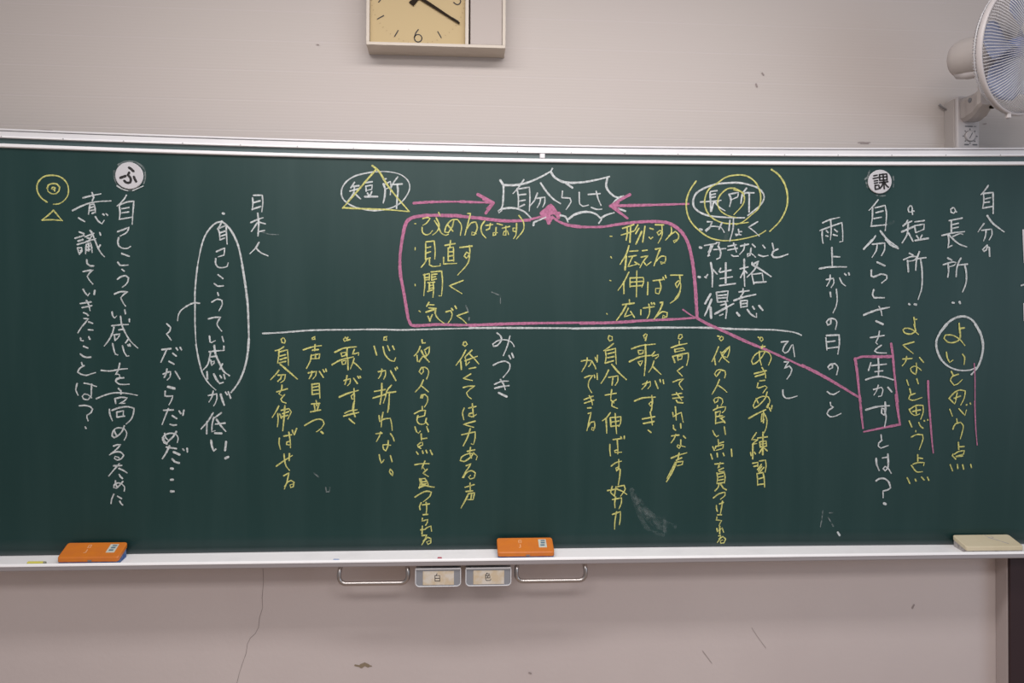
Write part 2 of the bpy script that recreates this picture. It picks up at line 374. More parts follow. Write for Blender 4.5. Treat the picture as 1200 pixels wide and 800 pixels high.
# pull handles under the tray
def handle(x0, x1):
    pts = []; zt, zb, r, y = 0.868, 0.8125, 0.020, -0.112
    pts += [(x0+0.004, y+0.01, zt), (x0, y, zb+r+0.012)]
    for a in range(0, 7): pts.append((x0+r-r*math.cos(a/6*PI/2), y, zb+r-r*math.sin(a/6*PI/2)))
    for a in range(6, -1, -1): pts.append((x1-r+r*math.cos(a/6*PI/2), y, zb+r-r*math.sin(a/6*PI/2)))
    pts += [(x1, y, zb+r+0.012), (x1-0.004, y+0.01, zt)]
    bm = bmesh.new(); tube(bm, pts, 0.0066, 14); bl('handle', bm, M['steel'], sm=True)
handle(-0.369, -0.167); handle(0.157, 0.366)
# two small chalk drawers with handwritten cards
def drawer(x0, x1, glyph):
    z0, z1, ch = 0.8035, 0.8545, 0.011
    poly = [(x0, z1), (x0, z0+ch)] + [(x0+ch-ch*math.cos(t*PI/8), z0+ch-ch*math.sin(t*PI/8)) for t in range(1, 5)] + [(x1-ch+ch*math.sin(t*PI/8), z0+ch-ch*math.cos(t*PI/8)) for t in range(0, 5)] + [(x1, z1)]
    bm = bmesh.new(); prism(bm, poly, lambda x, z, h: Vector((x, h, z)), -0.120, -0.045)
    bmesh.ops.recalc_face_normals(bm, faces=bm.faces)
    d = bl('chalk_drawer', bm, M['drawer'])
    def sub(name, bm, m, label=None):
        bmesh.ops.translate(bm, verts=bm.verts, vec=-BO); o = link(name, bm, m, d)
        if label: o['label'] = label
    bm = bmesh.new()
    ring = [(x, -0.1212, z) for x, z in poly]
    tube(bm, ring, 0.0017, 8); sub('drawer_rim', bm, M['drawer_rim'])  # pale colour paints the highlight along the plastic rim
    bm = bmesh.new(); box(bm, x0-0.001, x1+0.001, -0.123, -0.118, z1-0.002, z1+0.003, 0.001); sub('drawer_edge', bm, M['drawer_rim'])
    bm = bmesh.new(); cx = (x0+x1)/2; box(bm, cx-0.045, cx+0.047, -0.1212, -0.1195, z0+0.004, z1-0.006, 0.0004); sub('label_card', bm, M['card'], 'yellowed paper card')
    bm = bmesh.new()
    for st in glyph: ribbon(bm, [(cx-0.002+a, (z0+z1)/2-0.001+b) for a, b in st], 0.0019, lambda x, z: Vector((x, -0.1216, z)))
    sub('lettering', bm, M['ink'], 'black written character')
K = 0.009
drawer(-0.1435, -0.0105, [[(-.1*K, 1.5*K), (-.35*K, .95*K)], [(-.8*K, .85*K), (-.75*K, -1*K)], [(-.8*K, .85*K), (.8*K, .85*K), (.78*K, -1*K)], [(-.75*K, -.05*K), (.75*K, -.05*K)], [(-.75*K, -.95*K), (.78*K, -.95*K)]])
drawer(0.0055, 0.1395, [[(-.2*K, 1.5*K), (-.8*K, .7*K)], [(-.2*K, 1.2*K), (.6*K, 1.2*K), (.25*K, .65*K)], [(-.7*K, .6*K), (-.7*K, -.7*K), (-.4*K, -1*K), (.9*K, -1*K), (1.0*K, -.5*K)], [(-.7*K, .6*K), (.7*K, .6*K), (.7*K, -.15*K)], [(-.7*K, -.15*K), (.7*K, -.15*K)], [(0, .6*K), (0, -.15*K)]])

# ------------------------------------------------------------------ chalk writing on the board (x, z in millimetres)
CHALK = """y symbols_left
-1222,1933 -1237,1944 -1248,1964 -1247,1986 -1232,2005 -1211,2011 -1190,2009 -1174,1999 -1164,1981 -1164,1957 -1174,1940 -1189,1929 -1204,1927|-1221,1973 -1218,1982 -1207,1987 -1194,1986 -1187,1977 -1189,1966 -1197,1958 -1211,1958 -1219,1964 -1221,1974 -1216,1983|-1209,1972 -1207,1976 -1202,1977 -1200,1973 -1205,1970|-1200,1975 -1201,1966|-1205,1910 -1194,1896 -1182,1881|-1206,1908 -1220,1894 -1236,1881|-1236,1880 -1208,1882 -1181,1880
w col_ishiki
-1098,1964 -1095,1958|-1123,1948 -1099,1955 -1074,1961|-1097,1957 -1093,1950 -1097,1941|-1152,1910 -1129,1923 -1102,1934 -1075,1939 -1046,1941|-1104,1928 -1106,1915 -1108,1901|-1104,1928 -1093,1931 -1090,1919 -1089,1906|-1102,1920 -1093,1923|-1103,1911 -1093,1914|-1098,1903 -1093,1906|-1136,1889 -1128,1884 -1119,1879|-1089,1894 -1082,1882 -1071,1873 -1065,1883|-1068,1902 -1065,1899|-1059,1903 -1055,1899|-1134,1848 -1121,1843|-1146,1829 -1121,1838|-1138,1821 -1124,1826|-1140,1811 -1122,1817|-1139,1801 -1137,1791 -1134,1783|-1139,1801 -1128,1802 -1127,1793 -1133,1785|-1131,1793 -1128,1795|-1104,1853 -1098,1844|-1118,1834 -1094,1845|-1112,1831 -1103,1829|-1100,1837 -1106,1826|-1119,1818 -1106,1823 -1089,1829|-1115,1810 -1116,1798 -1117,1785|-1115,1812 -1103,1817 -1100,1803 -1099,1789|-1113,1804 -1105,1807|-1114,1795 -1105,1797|-1108,1812 -1109,1793|-1100,1850 -1092,1828 -1082,1802 -1073,1786 -1065,1777|-1076,1811 -1082,1800|-1077,1847 -1075,1840|-1114,1767 -1113,1756 -1105,1749 -1095,1749|-1124,1732 -1110,1735 -1096,1737 -1107,1728 -1113,1718 -1107,1707 -1098,1696|-1125,1680 -1120,1671 -1112,1661 -1107,1668|-1092,1677 -1094,1665|-1133,1638 -1103,1643|-1128,1626 -1101,1632|-1116,1647 -1110,1636 -1106,1618|-1124,1611 -1116,1608 -1111,1603|-1123,1594 -1111,1593 -1120,1581 -1130,1569 -1140,1552|-1110,1584 -1099,1580|-1111,1561 -1099,1560|-1133,1536 -1132,1529 -1126,1528|-1110,1540 -1107,1533|-1125,1512 -1113,1507|-1134,1489 -1126,1482 -1116,1479 -1105,1480|-1131,1464 -1128,1454|-1124,1455 -1136,1447 -1142,1436 -1134,1430 -1118,1426 -1106,1430 -1093,1434|-1144,1402 -1148,1383 -1145,1375 -1142,1368|-1124,1403 -1109,1400 -1090,1393|-1103,1400 -1104,1381 -1105,1365 -1114,1354 -1126,1356 -1130,1364 -1124,1371 -1114,1369 -1104,1360|-1138,1336 -1122,1337 -1107,1333 -1101,1326 -1105,1316 -1117,1308 -1117,1300 -1114,1292|-1122,1273 -1120,1269
w col_jiko
-1002,1959 -1008,1948 -1019,1935 -1028,1927|-1022,1925 -1020,1908 -1022,1888|-1022,1929 -1001,1939 -981,1942 -983,1919 -986,1874|-1014,1919 -995,1923|-1014,1907 -996,1910|-1021,1888 -1004,1891 -986,1895|-1027,1851 -1010,1858 -995,1865 -1001,1850 -1019,1839|-1024,1834 -1027,1820 -1022,1807 -1010,1802 -998,1803 -991,1808|-1016,1787 -995,1779|-1027,1761 -1021,1752 -1011,1752 -999,1753|-1015,1740 -1009,1735|-1028,1711 -1017,1719 -1005,1722 -997,1715 -999,1704 -1006,1694 -1014,1688|-1037,1667 -1020,1674 -999,1674 -1011,1666 -1019,1656 -1014,1644 -1006,1632|-1044,1614 -1042,1602 -1037,1596 -1032,1601|-1008,1620 -1006,1609|-995,1593 -995,1586|-1045,1573 -1023,1576 -999,1577|-1020,1601 -1017,1577 -1008,1555 -996,1533 -984,1519 -972,1508|-1039,1569 -1043,1552 -1054,1530 -1066,1514|-1025,1561 -1013,1563|-1038,1546 -1036,1530|-1039,1546 -1022,1549 -1027,1538 -1034,1531|-998,1534 -1006,1523|-995,1519 -993,1513|-1000,1517 -998,1514|-1043,1520 -1039,1501 -1035,1489 -1029,1487|-1015,1514 -1010,1495 -1003,1483 -998,1484|-1076,1441 -1051,1439 -1024,1444 -1002,1446|-1023,1462 -1027,1444 -1035,1428 -1030,1430 -1024,1428 -1023,1421|-1012,1419 -1024,1417 -1034,1412 -1032,1405|-1021,1419 -1033,1416 -1035,1409 -1027,1401 -1015,1399 -997,1400|-1027,1387 -1020,1380|-1020,1381 -1020,1371|-1090,1357 -1067,1367 -1040,1374 -1006,1373 -974,1367|-1037,1357 -1035,1343|-1037,1357 -1018,1361 -1002,1359 -1012,1349 -1025,1343 -1009,1343|-1053,1325 -1052,1311 -1045,1292|-1046,1322 -1025,1330 -1000,1333 -983,1328 -985,1311 -993,1293 -1005,1282|-1032,1317 -1032,1302|-1032,1317 -1013,1321 -1014,1305|-1031,1302 -1010,1305|-1040,1263 -1036,1252 -1033,1248|-1011,1276 -1017,1260 -1030,1246 -1040,1241 -1046,1246 -1043,1260 -1034,1269 -1022,1270 -1010,1266 -1004,1254 -1007,1241 -1011,1234|-1042,1216 -1031,1220 -1021,1220 -1034,1206 -1053,1190|-1050,1193 -1038,1198 -1022,1198 -1013,1188 -1019,1179 -1032,1174 -1040,1179 -1038,1185 -1027,1182 -1025,1177|-1042,1157 -1019,1158|-1026,1163 -1038,1149 -1056,1127|-1027,1149 -1016,1144 -1004,1136|-1026,1131 -1023,1125 -1017,1119|-1037,1112 -1037,1103 -1032,1093|-1016,1110 -1023,1101 -1034,1090 -1042,1092 -1041,1100 -1030,1106 -1018,1102 -1011,1094 -1012,1082|-1042,1072 -1048,1058 -1050,1045|-1031,1066 -1020,1059|-1025,1051 -1022,1045 -1017,1040
w col_nihonjin
-640,1960 -639,1943 -641,1925|-637,1968 -612,1969 -610,1946 -613,1920|-638,1946 -618,1952|-641,1926 -616,1935|1.2*-625,1914 -622,1885 -624,1847|-645,1886 -627,1895 -610,1901|-627,1885 -635,1872 -643,1860|-621,1888 -603,1883|-622,1859 -605,1863|-621,1827 -630,1811 -647,1793|-628,1808 -617,1797 -595,1787|1.4*-727,1912 -723,1911
w col_jikokan
-730,1886 -736,1873 -742,1865|-740,1865 -736,1851 -735,1833|-736,1868 -717,1876 -716,1851 -714,1821|-734,1854 -720,1859|-734,1843 -720,1848|-734,1833 -722,1838|-745,1797 -733,1803 -721,1808 -722,1795 -723,1787 -739,1782|-747,1776 -748,1765 -742,1752 -729,1749 -714,1753 -711,1763|-740,1728 -726,1717|-751,1701 -742,1694 -725,1695|-741,1674 -739,1666|-758,1646 -742,1655 -729,1651 -728,1639 -737,1621|-768,1596 -751,1600 -733,1601 -743,1581 -738,1570 -730,1560|-765,1544 -763,1526 -759,1525 -749,1530|-728,1542 -724,1528|-723,1514 -723,1502|1.3*-751,1516 -748,1493 -735,1461 -723,1438 -707,1426|-766,1497 -745,1500 -726,1501|-762,1494 -765,1477 -771,1457 -783,1443|-760,1482 -745,1484|-761,1472 -759,1456 -751,1464 -751,1469 -760,1467|-727,1461 -735,1445|1.2*-772,1437 -771,1416|1.4*-752,1430 -744,1413 -735,1402 -726,1405|-734,1426 -730,1419|-723,1429 -720,1416|-768,1366 -744,1371 -743,1358 -748,1342 -752,1336|-754,1379 -758,1361 -766,1347|1.4*-732,1369 -727,1352 -722,1338|-718,1376 -713,1368|-710,1377 -703,1358|-754,1314 -769,1289 -789,1266|-772,1288 -773,1251|-730,1314 -754,1296|-752,1301 -757,1278 -758,1257 -749,1260|1.3*-744,1294 -732,1276 -718,1259|-747,1280 -719,1283|1.2*-749,1253 -729,1252|1.4*-760,1231 -757,1212 -752,1199 -747,1204|1.3*-716,1227 -719,1201|1.6*-718,1177 -710,1181
w oval_jiko
-730,1886 -742,1885 -757,1874 -773,1853 -785,1825 -794,1786 -801,1745 -802,1732|1.3*-730,1888 -714,1875 -699,1855 -684,1823 -673,1778 -666,1734|-800,1751 -804,1716 -807,1674 -807,1630 -807,1585 -805,1540 -802,1502|1.4*-670,1759 -664,1721 -658,1679 -653,1631 -651,1580 -650,1535 -651,1503|-804,1518 -800,1493 -794,1464 -785,1432 -772,1409 -760,1395 -747,1383|1.4*-650,1535 -653,1496 -659,1461 -670,1426 -685,1397 -701,1376
w note_dakara
-794,1642 -810,1643 -831,1633 -850,1617 -856,1601 -857,1590|-888,1580 -877,1569 -880,1558 -889,1550 -876,1532|1.2*-902,1503 -877,1506|-888,1505 -896,1486 -905,1466|-871,1492 -861,1484|-882,1468 -868,1460|-861,1508 -857,1502|-850,1510 -846,1503|-899,1430 -882,1437 -878,1438 -879,1422 -887,1413|-888,1445 -891,1429 -896,1420|-864,1438 -851,1416|1.5*-885,1392 -866,1387|-893,1379 -894,1365 -888,1364 -871,1365 -875,1352 -882,1339|-898,1322 -870,1323|-884,1327 -893,1304 -902,1280|-873,1306 -860,1297|-879,1280 -870,1277 -861,1278|-853,1320 -848,1312|-839,1322 -842,1307|-895,1253 -892,1240 -882,1231|-896,1224 -901,1234 -898,1245 -881,1253 -864,1251 -856,1240 -858,1226|1.2*-861,1258 -870,1243 -882,1232 -889,1223|1.4*-900,1240 -896,1228 -889,1222|-890,1212 -861,1207|1.3*-881,1215 -890,1196 -901,1178|1.4*-869,1197 -852,1189|1.3*-873,1176 -866,1168 -853,1164|-842,1206 -839,1202|-830,1208 -829,1197|1.4*-877,1148 -871,1147|1.4*-877,1114 -871,1114|1.5*-877,1079 -869,1079
y col_nobaseru
-550,1540 -555,1535 -552,1526 -545,1524 -542,1531 -546,1539 -550,1540|-547,1513 -557,1506 -572,1501|-561,1503 -562,1484 -565,1464|-561,1497 -536,1504 -534,1481 -533,1458|-558,1485 -542,1489|-558,1474 -539,1480|-561,1464 -550,1467 -541,1469|-561,1442 -571,1429 -585,1414|1.2*-557,1460 -534,1440 -507,1416|-564,1427 -542,1429 -545,1413 -555,1405|-553,1427 -556,1416 -564,1409|-567,1377 -536,1386|-552,1397 -553,1384 -561,1371 -553,1366|-544,1368 -555,1355 -551,1347 -540,1343|-561,1334 -569,1318 -580,1300|-564,1311 -563,1290 -565,1272|1.1*-543,1335 -545,1303 -549,1260|-558,1310 -553,1297|-554,1321 -531,1326 -524,1316 -534,1295|-550,1311 -532,1317|-551,1302 -534,1306|-559,1237 -560,1223 -556,1204|-546,1243 -523,1247|-531,1255 -527,1229 -526,1208|-527,1227 -537,1225 -538,1218 -530,1216 -526,1219|-521,1261 -518,1252|-508,1266 -515,1247|-568,1152 -549,1166 -521,1184|-545,1189 -543,1168 -538,1151 -529,1140|-529,1190 -530,1169|-546,1123 -530,1132 -536,1106 -543,1084|-543,1090 -533,1105 -524,1109 -515,1103 -517,1090 -525,1087 -527,1095 -519,1098
y col_koegamedatsu
-463,1539 -455,1544 -455,1536 -462,1536|1.1*-489,1504 -462,1513 -436,1517|-454,1520 -455,1502|-462,1503 -444,1505|-465,1489 -468,1471 -479,1448|-465,1487 -440,1492 -442,1478 -463,1477|-452,1491 -453,1478|-474,1434 -450,1439 -452,1426 -460,1416|-463,1439 -465,1427 -471,1417|-441,1439 -429,1421|-430,1444 -426,1437|-422,1446 -420,1439|-463,1400 -462,1369|-463,1400 -441,1402 -439,1358|-461,1390 -442,1394|-461,1381 -442,1383|-462,1369 -440,1372|-464,1340 -439,1342|-450,1350 -448,1335|-456,1339 -453,1321|-442,1338 -447,1321|-467,1316 -437,1322|-484,1275 -464,1287 -445,1294 -431,1291 -426,1280 -434,1267 -448,1256|1.3*-435,1256 -429,1251
y col_utagasuki_left
-356,1533 -363,1543 -369,1536 -366,1530 -360,1533 -356,1543|-357,1534 -350,1536|1.1*-395,1497 -369,1509 -331,1514|-358,1509 -359,1484|-376,1494 -374,1484 -363,1488 -361,1497 -376,1495|1.1*-403,1459 -379,1473 -340,1483|-374,1470 -372,1460 -363,1462 -361,1473 -374,1470|-356,1481 -355,1444|-336,1506 -342,1491 -323,1496 -324,1489|-337,1478 -342,1462 -348,1447|-337,1465 -327,1457 -316,1445|-367,1411 -348,1417 -349,1403 -356,1396|-358,1426 -361,1410 -364,1400|-338,1418 -327,1402|-326,1424 -322,1418|-319,1424 -317,1420|1.2*-381,1361 -356,1372 -325,1381|-337,1387 -336,1361 -335,1348|-337,1372 -345,1364 -343,1355 -336,1355 -335,1368|-336,1348 -338,1325|-337,1345 -340,1329|-364,1312 -349,1319 -328,1322|1.2*-367,1303 -346,1309 -323,1314|-341,1325 -333,1301|-351,1295 -343,1287 -335,1281
y col_kokoroga
-239,1545 -247,1543 -248,1535 -239,1534 -240,1543|-277,1516 -269,1489|1.1*-250,1514 -244,1491 -228,1473 -215,1470 -212,1480|-236,1517 -230,1503|-221,1517 -216,1506|-264,1438 -242,1442 -242,1429 -247,1416|-253,1446 -256,1429 -263,1418|1.1*-227,1441 -211,1412|-213,1449 -211,1443|-208,1452 -206,1448|-275,1378 -243,1384|1.2*-253,1402 -254,1368 -258,1340|1.1*-279,1358 -242,1369|-224,1397 -237,1381 -242,1361 -248,1343|-237,1374 -211,1377|-230,1372 -232,1325|-231,1341 -235,1315|-249,1314 -253,1293 -254,1270|-261,1304 -259,1286 -246,1294 -227,1296 -223,1280 -221,1260|-270,1249 -252,1251|-256,1254 -260,1241 -268,1226|-226,1249 -218,1237 -215,1227|-233,1228 -234,1211 -240,1197 -247,1202 -249,1215 -238,1216 -226,1214|-260,1185 -257,1169 -253,1159 -246,1169|-226,1182 -221,1164|-226,1141 -229,1133 -220,1120 -218,1131 -226,1141
y col_hokanohito_left
-132,1536 -131,1526 -122,1527|-137,1516 -143,1501 -155,1487|-147,1488 -145,1470|1.3*-134,1503 -124,1485 -110,1469|-130,1485 -140,1469|-122,1500 -117,1488 -129,1484|-124,1505 -109,1515 -111,1495 -119,1485|-130,1451 -127,1439 -133,1431 -140,1439 -133,1451 -122,1452 -112,1443 -112,1430 -117,1417|-127,1413 -136,1394 -151,1377|-133,1395 -122,1386 -112,1377|-128,1367 -130,1358 -135,1358 -133,1367 -122,1369 -114,1361 -115,1345 -123,1331|-130,1332 -130,1322|-154,1310 -136,1319 -120,1320 -123,1304 -143,1299|-143,1304 -146,1289 -139,1279 -126,1278 -118,1284|-117,1296 -120,1286 -112,1276|-152,1270 -147,1255 -141,1250 -136,1256|-116,1270 -111,1255|-133,1248 -132,1230|-132,1233 -116,1235|-134,1222 -144,1214 -142,1209 -128,1214 -129,1223 -134,1222|-147,1193 -142,1186|-129,1196 -127,1189|-118,1198 -115,1190|-105,1198 -99,1185|-142,1209 -134,1204|-152,1154 -132,1157 -109,1157|-121,1165 -129,1147 -131,1141 -126,1145 -121,1138|-114,1140 -127,1128 -111,1118|-137,1111 -135,1098 -138,1082|-137,1110 -121,1112 -112,1098 -111,1091|-132,1101 -117,1103|-132,1093 -117,1096|-139,1084 -122,1090|-125,1092 -106,1087 -93,1085|-132,1110 -130,1090|-151,1055 -132,1067 -115,1073 -101,1070 -106,1057 -125,1041|-132,1038 -137,1026 -135,1017|-128,1031 -107,1034|-117,1039 -115,1021 -117,1002|-126,1001 -112,1002|-128,990 -129,982 -112,986 -113,977 -118,969|-128,966 -129,943|-133,955 -120,956 -115,961 -102,966 -100,951|-129,937 -115,939 -121,923 -129,910|-125,920 -112,932 -102,928 -102,915 -111,910 -115,918 -107,921
y col_hikuku
-3,1530 -7,1522 0,1517 7,1523 1,1531 -3,1530|2,1505 -10,1482 -27,1459|-13,1471 -11,1446|21,1505 7,1491 0,1484 3,1469 2,1456 13,1468|0,1472 20,1480 37,1486|15,1492 30,1477 42,1463|13,1448 33,1452|18,1432 -5,1418 7,1415 22,1412|-5,1390 10,1394 30,1395 15,1384 5,1374 9,1364 19,1356|-2,1327 -7,1312 -3,1292|12,1327 34,1332|23,1340 25,1318 27,1300|26,1312 14,1310 11,1304 21,1300 35,1307|32,1287 -4,1277 27,1268|-9,1245 17,1251 32,1254 32,1236 27,1215 21,1217|1.2*17,1263 8,1236 -4,1212|8,1194 31,1199|18,1206 16,1187 21,1174|28,1190 18,1176 -2,1163 -13,1166 -10,1176 8,1186 29,1187 39,1179 36,1169|5,1150 20,1156 10,1141 2,1130 -6,1114|-3,1114 5,1128 21,1135 33,1128 30,1113 18,1109 12,1115 18,1120|2,1084 30,1092|17,1097 18,1071|5,1071 25,1073|1.1*12,1064 5,1048 -10,1021|12,1064 31,1067 27,1046 10,1046|22,1063 20,1048
w divider_line
1.1*-609,1553 -566,1555 -519,1559 -471,1563 -408,1565 -328,1566 -310,1567 -296,1566 -247,1567|1.1*-299,1567 -254,1567 -196,1566 -131,1568 -33,1571 65,1573|1.3*13,1573 111,1574 210,1574 310,1574 410,1574|1.3*356,1574 490,1576 624,1578 758,1578|1.4*330,1573 430,1575 530,1576 630,1577 731,1578|1.3*728,1578 778,1577 845,1574 913,1573 964,1572 1007,1568 1035,1563 1051,1556
w oval_tansho
-275,2048 -307,2042 -339,2032 -363,2015 -376,1993 -376,1971 -365,1955 -342,1941 -313,1933 -281,1929 -252,1932 -223,1940 -197,1956 -178,1981 -171,2004 -178,2024 -198,2040 -224,2047 -253,2049 -275,2047
w word_tansho
-338,2014 -349,1997|-344,2001 -325,2004|-352,1987 -322,1996|-338,2001 -341,1981 -358,1957|-338,1981 -320,1964|-307,2013 -285,2017|-304,2003 -303,1988|-304,2003 -285,2007 -286,1994 -302,1990|-299,1982 -294,1974|-286,1987 -291,1974|1.2*-307,1971 -269,1972|-251,2024 -243,2027|1.3*-251,2011 -246,1996 -247,1973 -251,1954|-249,2009 -230,2019 -228,2003 -243,1996|-208,2033 -220,2016 -228,2000 -230,1979|-220,2010 -194,2012|1.3*-209,2010 -207,1990 -209,1968 -211,1938
y triangle_tansho
1.3*-285,2066 -266,2051 -240,2009 -210,1971 -173,1929|1.3*-272,2056 -295,2029 -323,1995 -373,1935|1.2*-373,1936 -307,1934 -243,1933 -173,1928
p arrow_right
2*-159,1954 -113,1958 -64,1960 -15,1961|2*-17,1961 37,1960 83,1959|2.6*37,1984 85,1959|2.4*84,1957 62,1927|1.8*54,1969 81,1957 66,1942
p frame_box
2.3*-15,1918 -80,1918 -129,1916 -165,1910 -181,1898 -189,1877 -194,1844|2.5*-85,1918 -130,1916 -168,1907 -183,1889 -192,1851 -198,1809 -200,1774 -197,1739 -189,1687|2.5*-85,1918 -29,1917 20,1913 73,1908 125,1904 164,1904 196,1906|2.3*-200,1774 -199,1739 -189,1687 -180,1635 -173,1597 -165,1581 -152,1579 -83,1583 -13,1582 56,1583 127,1586 197,1589|2.3*13,1581 95,1585 177,1588 276,1590 409,1592|2.3*356,1590 456,1592 556,1599 657,1604 721,1609|2.5*722,1610 719,1658 713,1724 710,1774|2.7*719,1669 713,1734 705,1791 692,1841 672,1875 642,1898 615,1906 572,1907 522,1904 471,1897 421,1889 355,1888|2.4*356,1888 314,1894 284,1906 269,1918|2.4*37,1912 100,1905 146,1904 196,1909 238,1920
p star_blob
3*234,1928 263,1954 288,1923|3*238,1924 263,1945 284,1920|4*246,1928 271,1933|3*251,1920 257,1899|3*238,1918 263,1908 267,1916|4*263,1949 255,1933 259,1908|3*288,1929 286,1916|2*236,1932 238,1920
p connector
1.2*677,1634 704,1616 721,1609|2.2*721,1608 758,1588|2.4*1056,1461 1107,1436 1165,1404 1241,1359|2.3*753,1590 805,1568 880,1534 947,1507 1015,1477 1058,1457
w burst
1.5*106,2029 116,2014 154,2015 187,2022 225,2038 263,2060 267,2067|1.5*263,2056 275,2040 305,2026 355,2026 402,2034 444,2045|1.4*439,2042 435,2015 448,1994 469,1981 488,1985|482,1984 463,1971 457,1964|1.4*474,1946 495,1939|1.3*116,2016 116,1985 111,1943 100,1935 102,1928 110,1935|1.4*110,1941 146,1944 179,1934 200,1915|1.3*209,1891 211,1901 230,1909 246,1916|1.4*293,1923 309,1919 316,1904|1.5*318,1912 339,1927 372,1935 402,1929 421,1912 413,1901|1.3*419,1916 436,1926 459,1933
w word_jibunrashisa
179,2032 162,2007 146,1989|158,2004 162,1977 162,1944|158,2002 196,2009 198,1974 196,1936|162,1984 185,1987|162,1965 183,1969|162,1946 181,1955|221,1991 213,1970 198,1951|1.3*231,2022 250,1995 271,1973 292,1960|221,1975 244,1979 244,1962 238,1949|231,1977 229,1962 221,1947|1.3*309,2023 330,2009|299,1998 297,1978 322,1977 326,1967 311,1942|351,1995 353,1959 362,1952 379,1956|379,1989 416,1992|404,1999 410,1976 419,1956|389,1949 406,1943 421,1944
y list_left
-131,1907 -116,1911 -109,1908 -119,1894 -130,1887|-133,1880 -132,1866 -123,1858 -109,1861 -102,1870|-90,1910 -81,1887 -88,1868 -100,1858|-95,1901 -84,1884 -74,1863 -60,1857 -53,1860|-83,1927 -79,1919|-57,1891 -39,1870|-36,1905 -41,1884 -53,1865 -64,1867 -60,1884 -43,1904 -25,1906 -13,1888 -16,1858|6,1925 15,1925 10,1906 -2,1859|1,1874 17,1896 31,1899 36,1882 27,1859 18,1859 20,1869 32,1863|59,1903 48,1886 50,1865 62,1851|62,1889 83,1892|76,1895 73,1879 64,1875|97,1895 113,1891|94,1883 92,1860 85,1858 85,1867 97,1867|113,1881 136,1887|124,1887 124,1860 115,1860 118,1871 129,1873 132,1862|157,1896 157,1870 146,1873 146,1882 155,1882 155,1861 148,1850|164,1921 178,1901 178,1877 157,1849|0.75*-156,1891 -152,1891|-122,1831 -122,1782|-121,1836 -96,1839 -93,1810 -94,1784|-121,1817 -107,1821|-121,1801 -107,1806|-122,1783 -108,1787|-119,1782 -124,1772 -135,1758|-110,1782 -110,1766 -101,1761 -77,1763 -77,1769|-63,1826 -32,1832|-46,1841 -48,1821|-53,1818 -53,1779|-53,1818 -37,1821 -36,1778|-51,1806 -37,1807|-51,1793 -37,1795|-67,1789 -67,1769 -28,1771|-53,1779 -36,1781|1.2*-17,1820 20,1825|12,1826 13,1801 3,1787 -4,1794 3,1806 13,1801 8,1773 -23,1736|0.75*-154,1818 -154,1811|-125,1737 -124,1705 -127,1672|-128,1735 -110,1739 -110,1719|-124,1726 -112,1728|-124,1719 -112,1721|-105,1744 -73,1747 -70,1713 -73,1671 -80,1671|-103,1737 -103,1721|-103,1736 -87,1738|-101,1728 -91,1730|-103,1719 -89,1723|-115,1711 -94,1713|-110,1709 -111,1688|-99,1711 -97,1692 -99,1667|-110,1702 -99,1704|-111,1693 -101,1695|-115,1684 -98,1690|-7,1719 -49,1702 -28,1689 -11,1679|0.75*-154,1706 -153,1701|-111,1651 -118,1639|-113,1644 -96,1643|-111,1634 -89,1632|1.2*-120,1621 -90,1631 -92,1618 -83,1601 -66,1588|-114,1608 -107,1594|-101,1613 -109,1594|-59,1622 -45,1626 -40,1615 -45,1598 -52,1589|-42,1633 -38,1627|-31,1640 -27,1632|7,1622 -26,1610 -10,1600 4,1587|0.75*-141,1625 -137,1621
y list_right
487,1885 522,1897|483,1864 522,1877|1.2*500,1889 502,1872 498,1849|1.2*512,1892 510,1842|535,1897 525,1879|538,1886 528,1869|1.2*547,1876 529,1837|557,1892 550,1843|572,1886 583,1883|570,1858 575,1853 581,1858|1.2*590,1897 615,1897|610,1896 610,1876 600,1865 595,1873 604,1880 612,1875 609,1860 599,1841|639,1890 640,1873 622,1850|632,1863 652,1877 662,1867 661,1854 649,1842 646,1848 662,1854|0.75*448,1860 454,1860|1.2*507,1831 499,1806 480,1774|1.2*499,1799 495,1756|510,1814 535,1816|507,1797 530,1801|519,1799 504,1766 532,1774|525,1781 539,1773|549,1816 564,1818|545,1796 567,1801 552,1783 542,1764|552,1783 562,1770 576,1781|1.2*590,1821 606,1825 597,1803 586,1770|589,1780 609,1800 622,1798 621,1783 609,1775 606,1783 619,1778|0.75*450,1797 453,1792|507,1749 492,1719 474,1693|1.1*491,1719 492,1683|511,1729 511,1703|511,1731 552,1733 554,1720 548,1703|532,1753 531,1673|514,1718 551,1721|511,1705 549,1708|1.1*567,1718 566,1680|583,1723 613,1727|603,1724 608,1704 601,1682 591,1685 591,1699 606,1700|614,1734 618,1727|621,1740 624,1732|638,1741 675,1741|666,1741 668,1721 658,1702 653,1714 663,1724 670,1714 667,1691 652,1667|0.75*447,1723 451,1722|1.2*488,1648 524,1653|509,1663 510,1650|1.2*499,1646 489,1627 470,1600|506,1637 493,1610 515,1617|513,1627 525,1609|545,1632 545,1617|553,1638 586,1642|570,1650 573,1630 571,1617 565,1606|1.2*578,1654 580,1650|1.2*586,1654 588,1650|1.2*606,1655 615,1657 606,1634 587,1604|593,1611 613,1627 628,1624 627,1611 613,1607 615,1616 625,1611|668,1691 660,1671 638,1654|0.75*438,1620 440,1618
w word_mizuki
98,1558 110,1548 111,1535 98,1519 87,1517 85,1524 102,1535 125,1537 143,1530 151,1517|138,1549 130,1519 118,1489|135,1489 140,1479|144,1496 149,1483|87,1459 105,1468 125,1471 138,1463 137,1447 118,1422|91,1400 112,1409 133,1410|1.2*92,1388 112,1393 135,1396|109,1415 119,1400 124,1384|1.3*104,1374 129,1362
p arrow_left
2.2*448,1954 499,1956 562,1958 692,1963|2.5*509,1990 478,1973 448,1954|2.4*450,1954 474,1937 501,1917|1.8*474,1965 457,1954 474,1944
y col_gadekiru
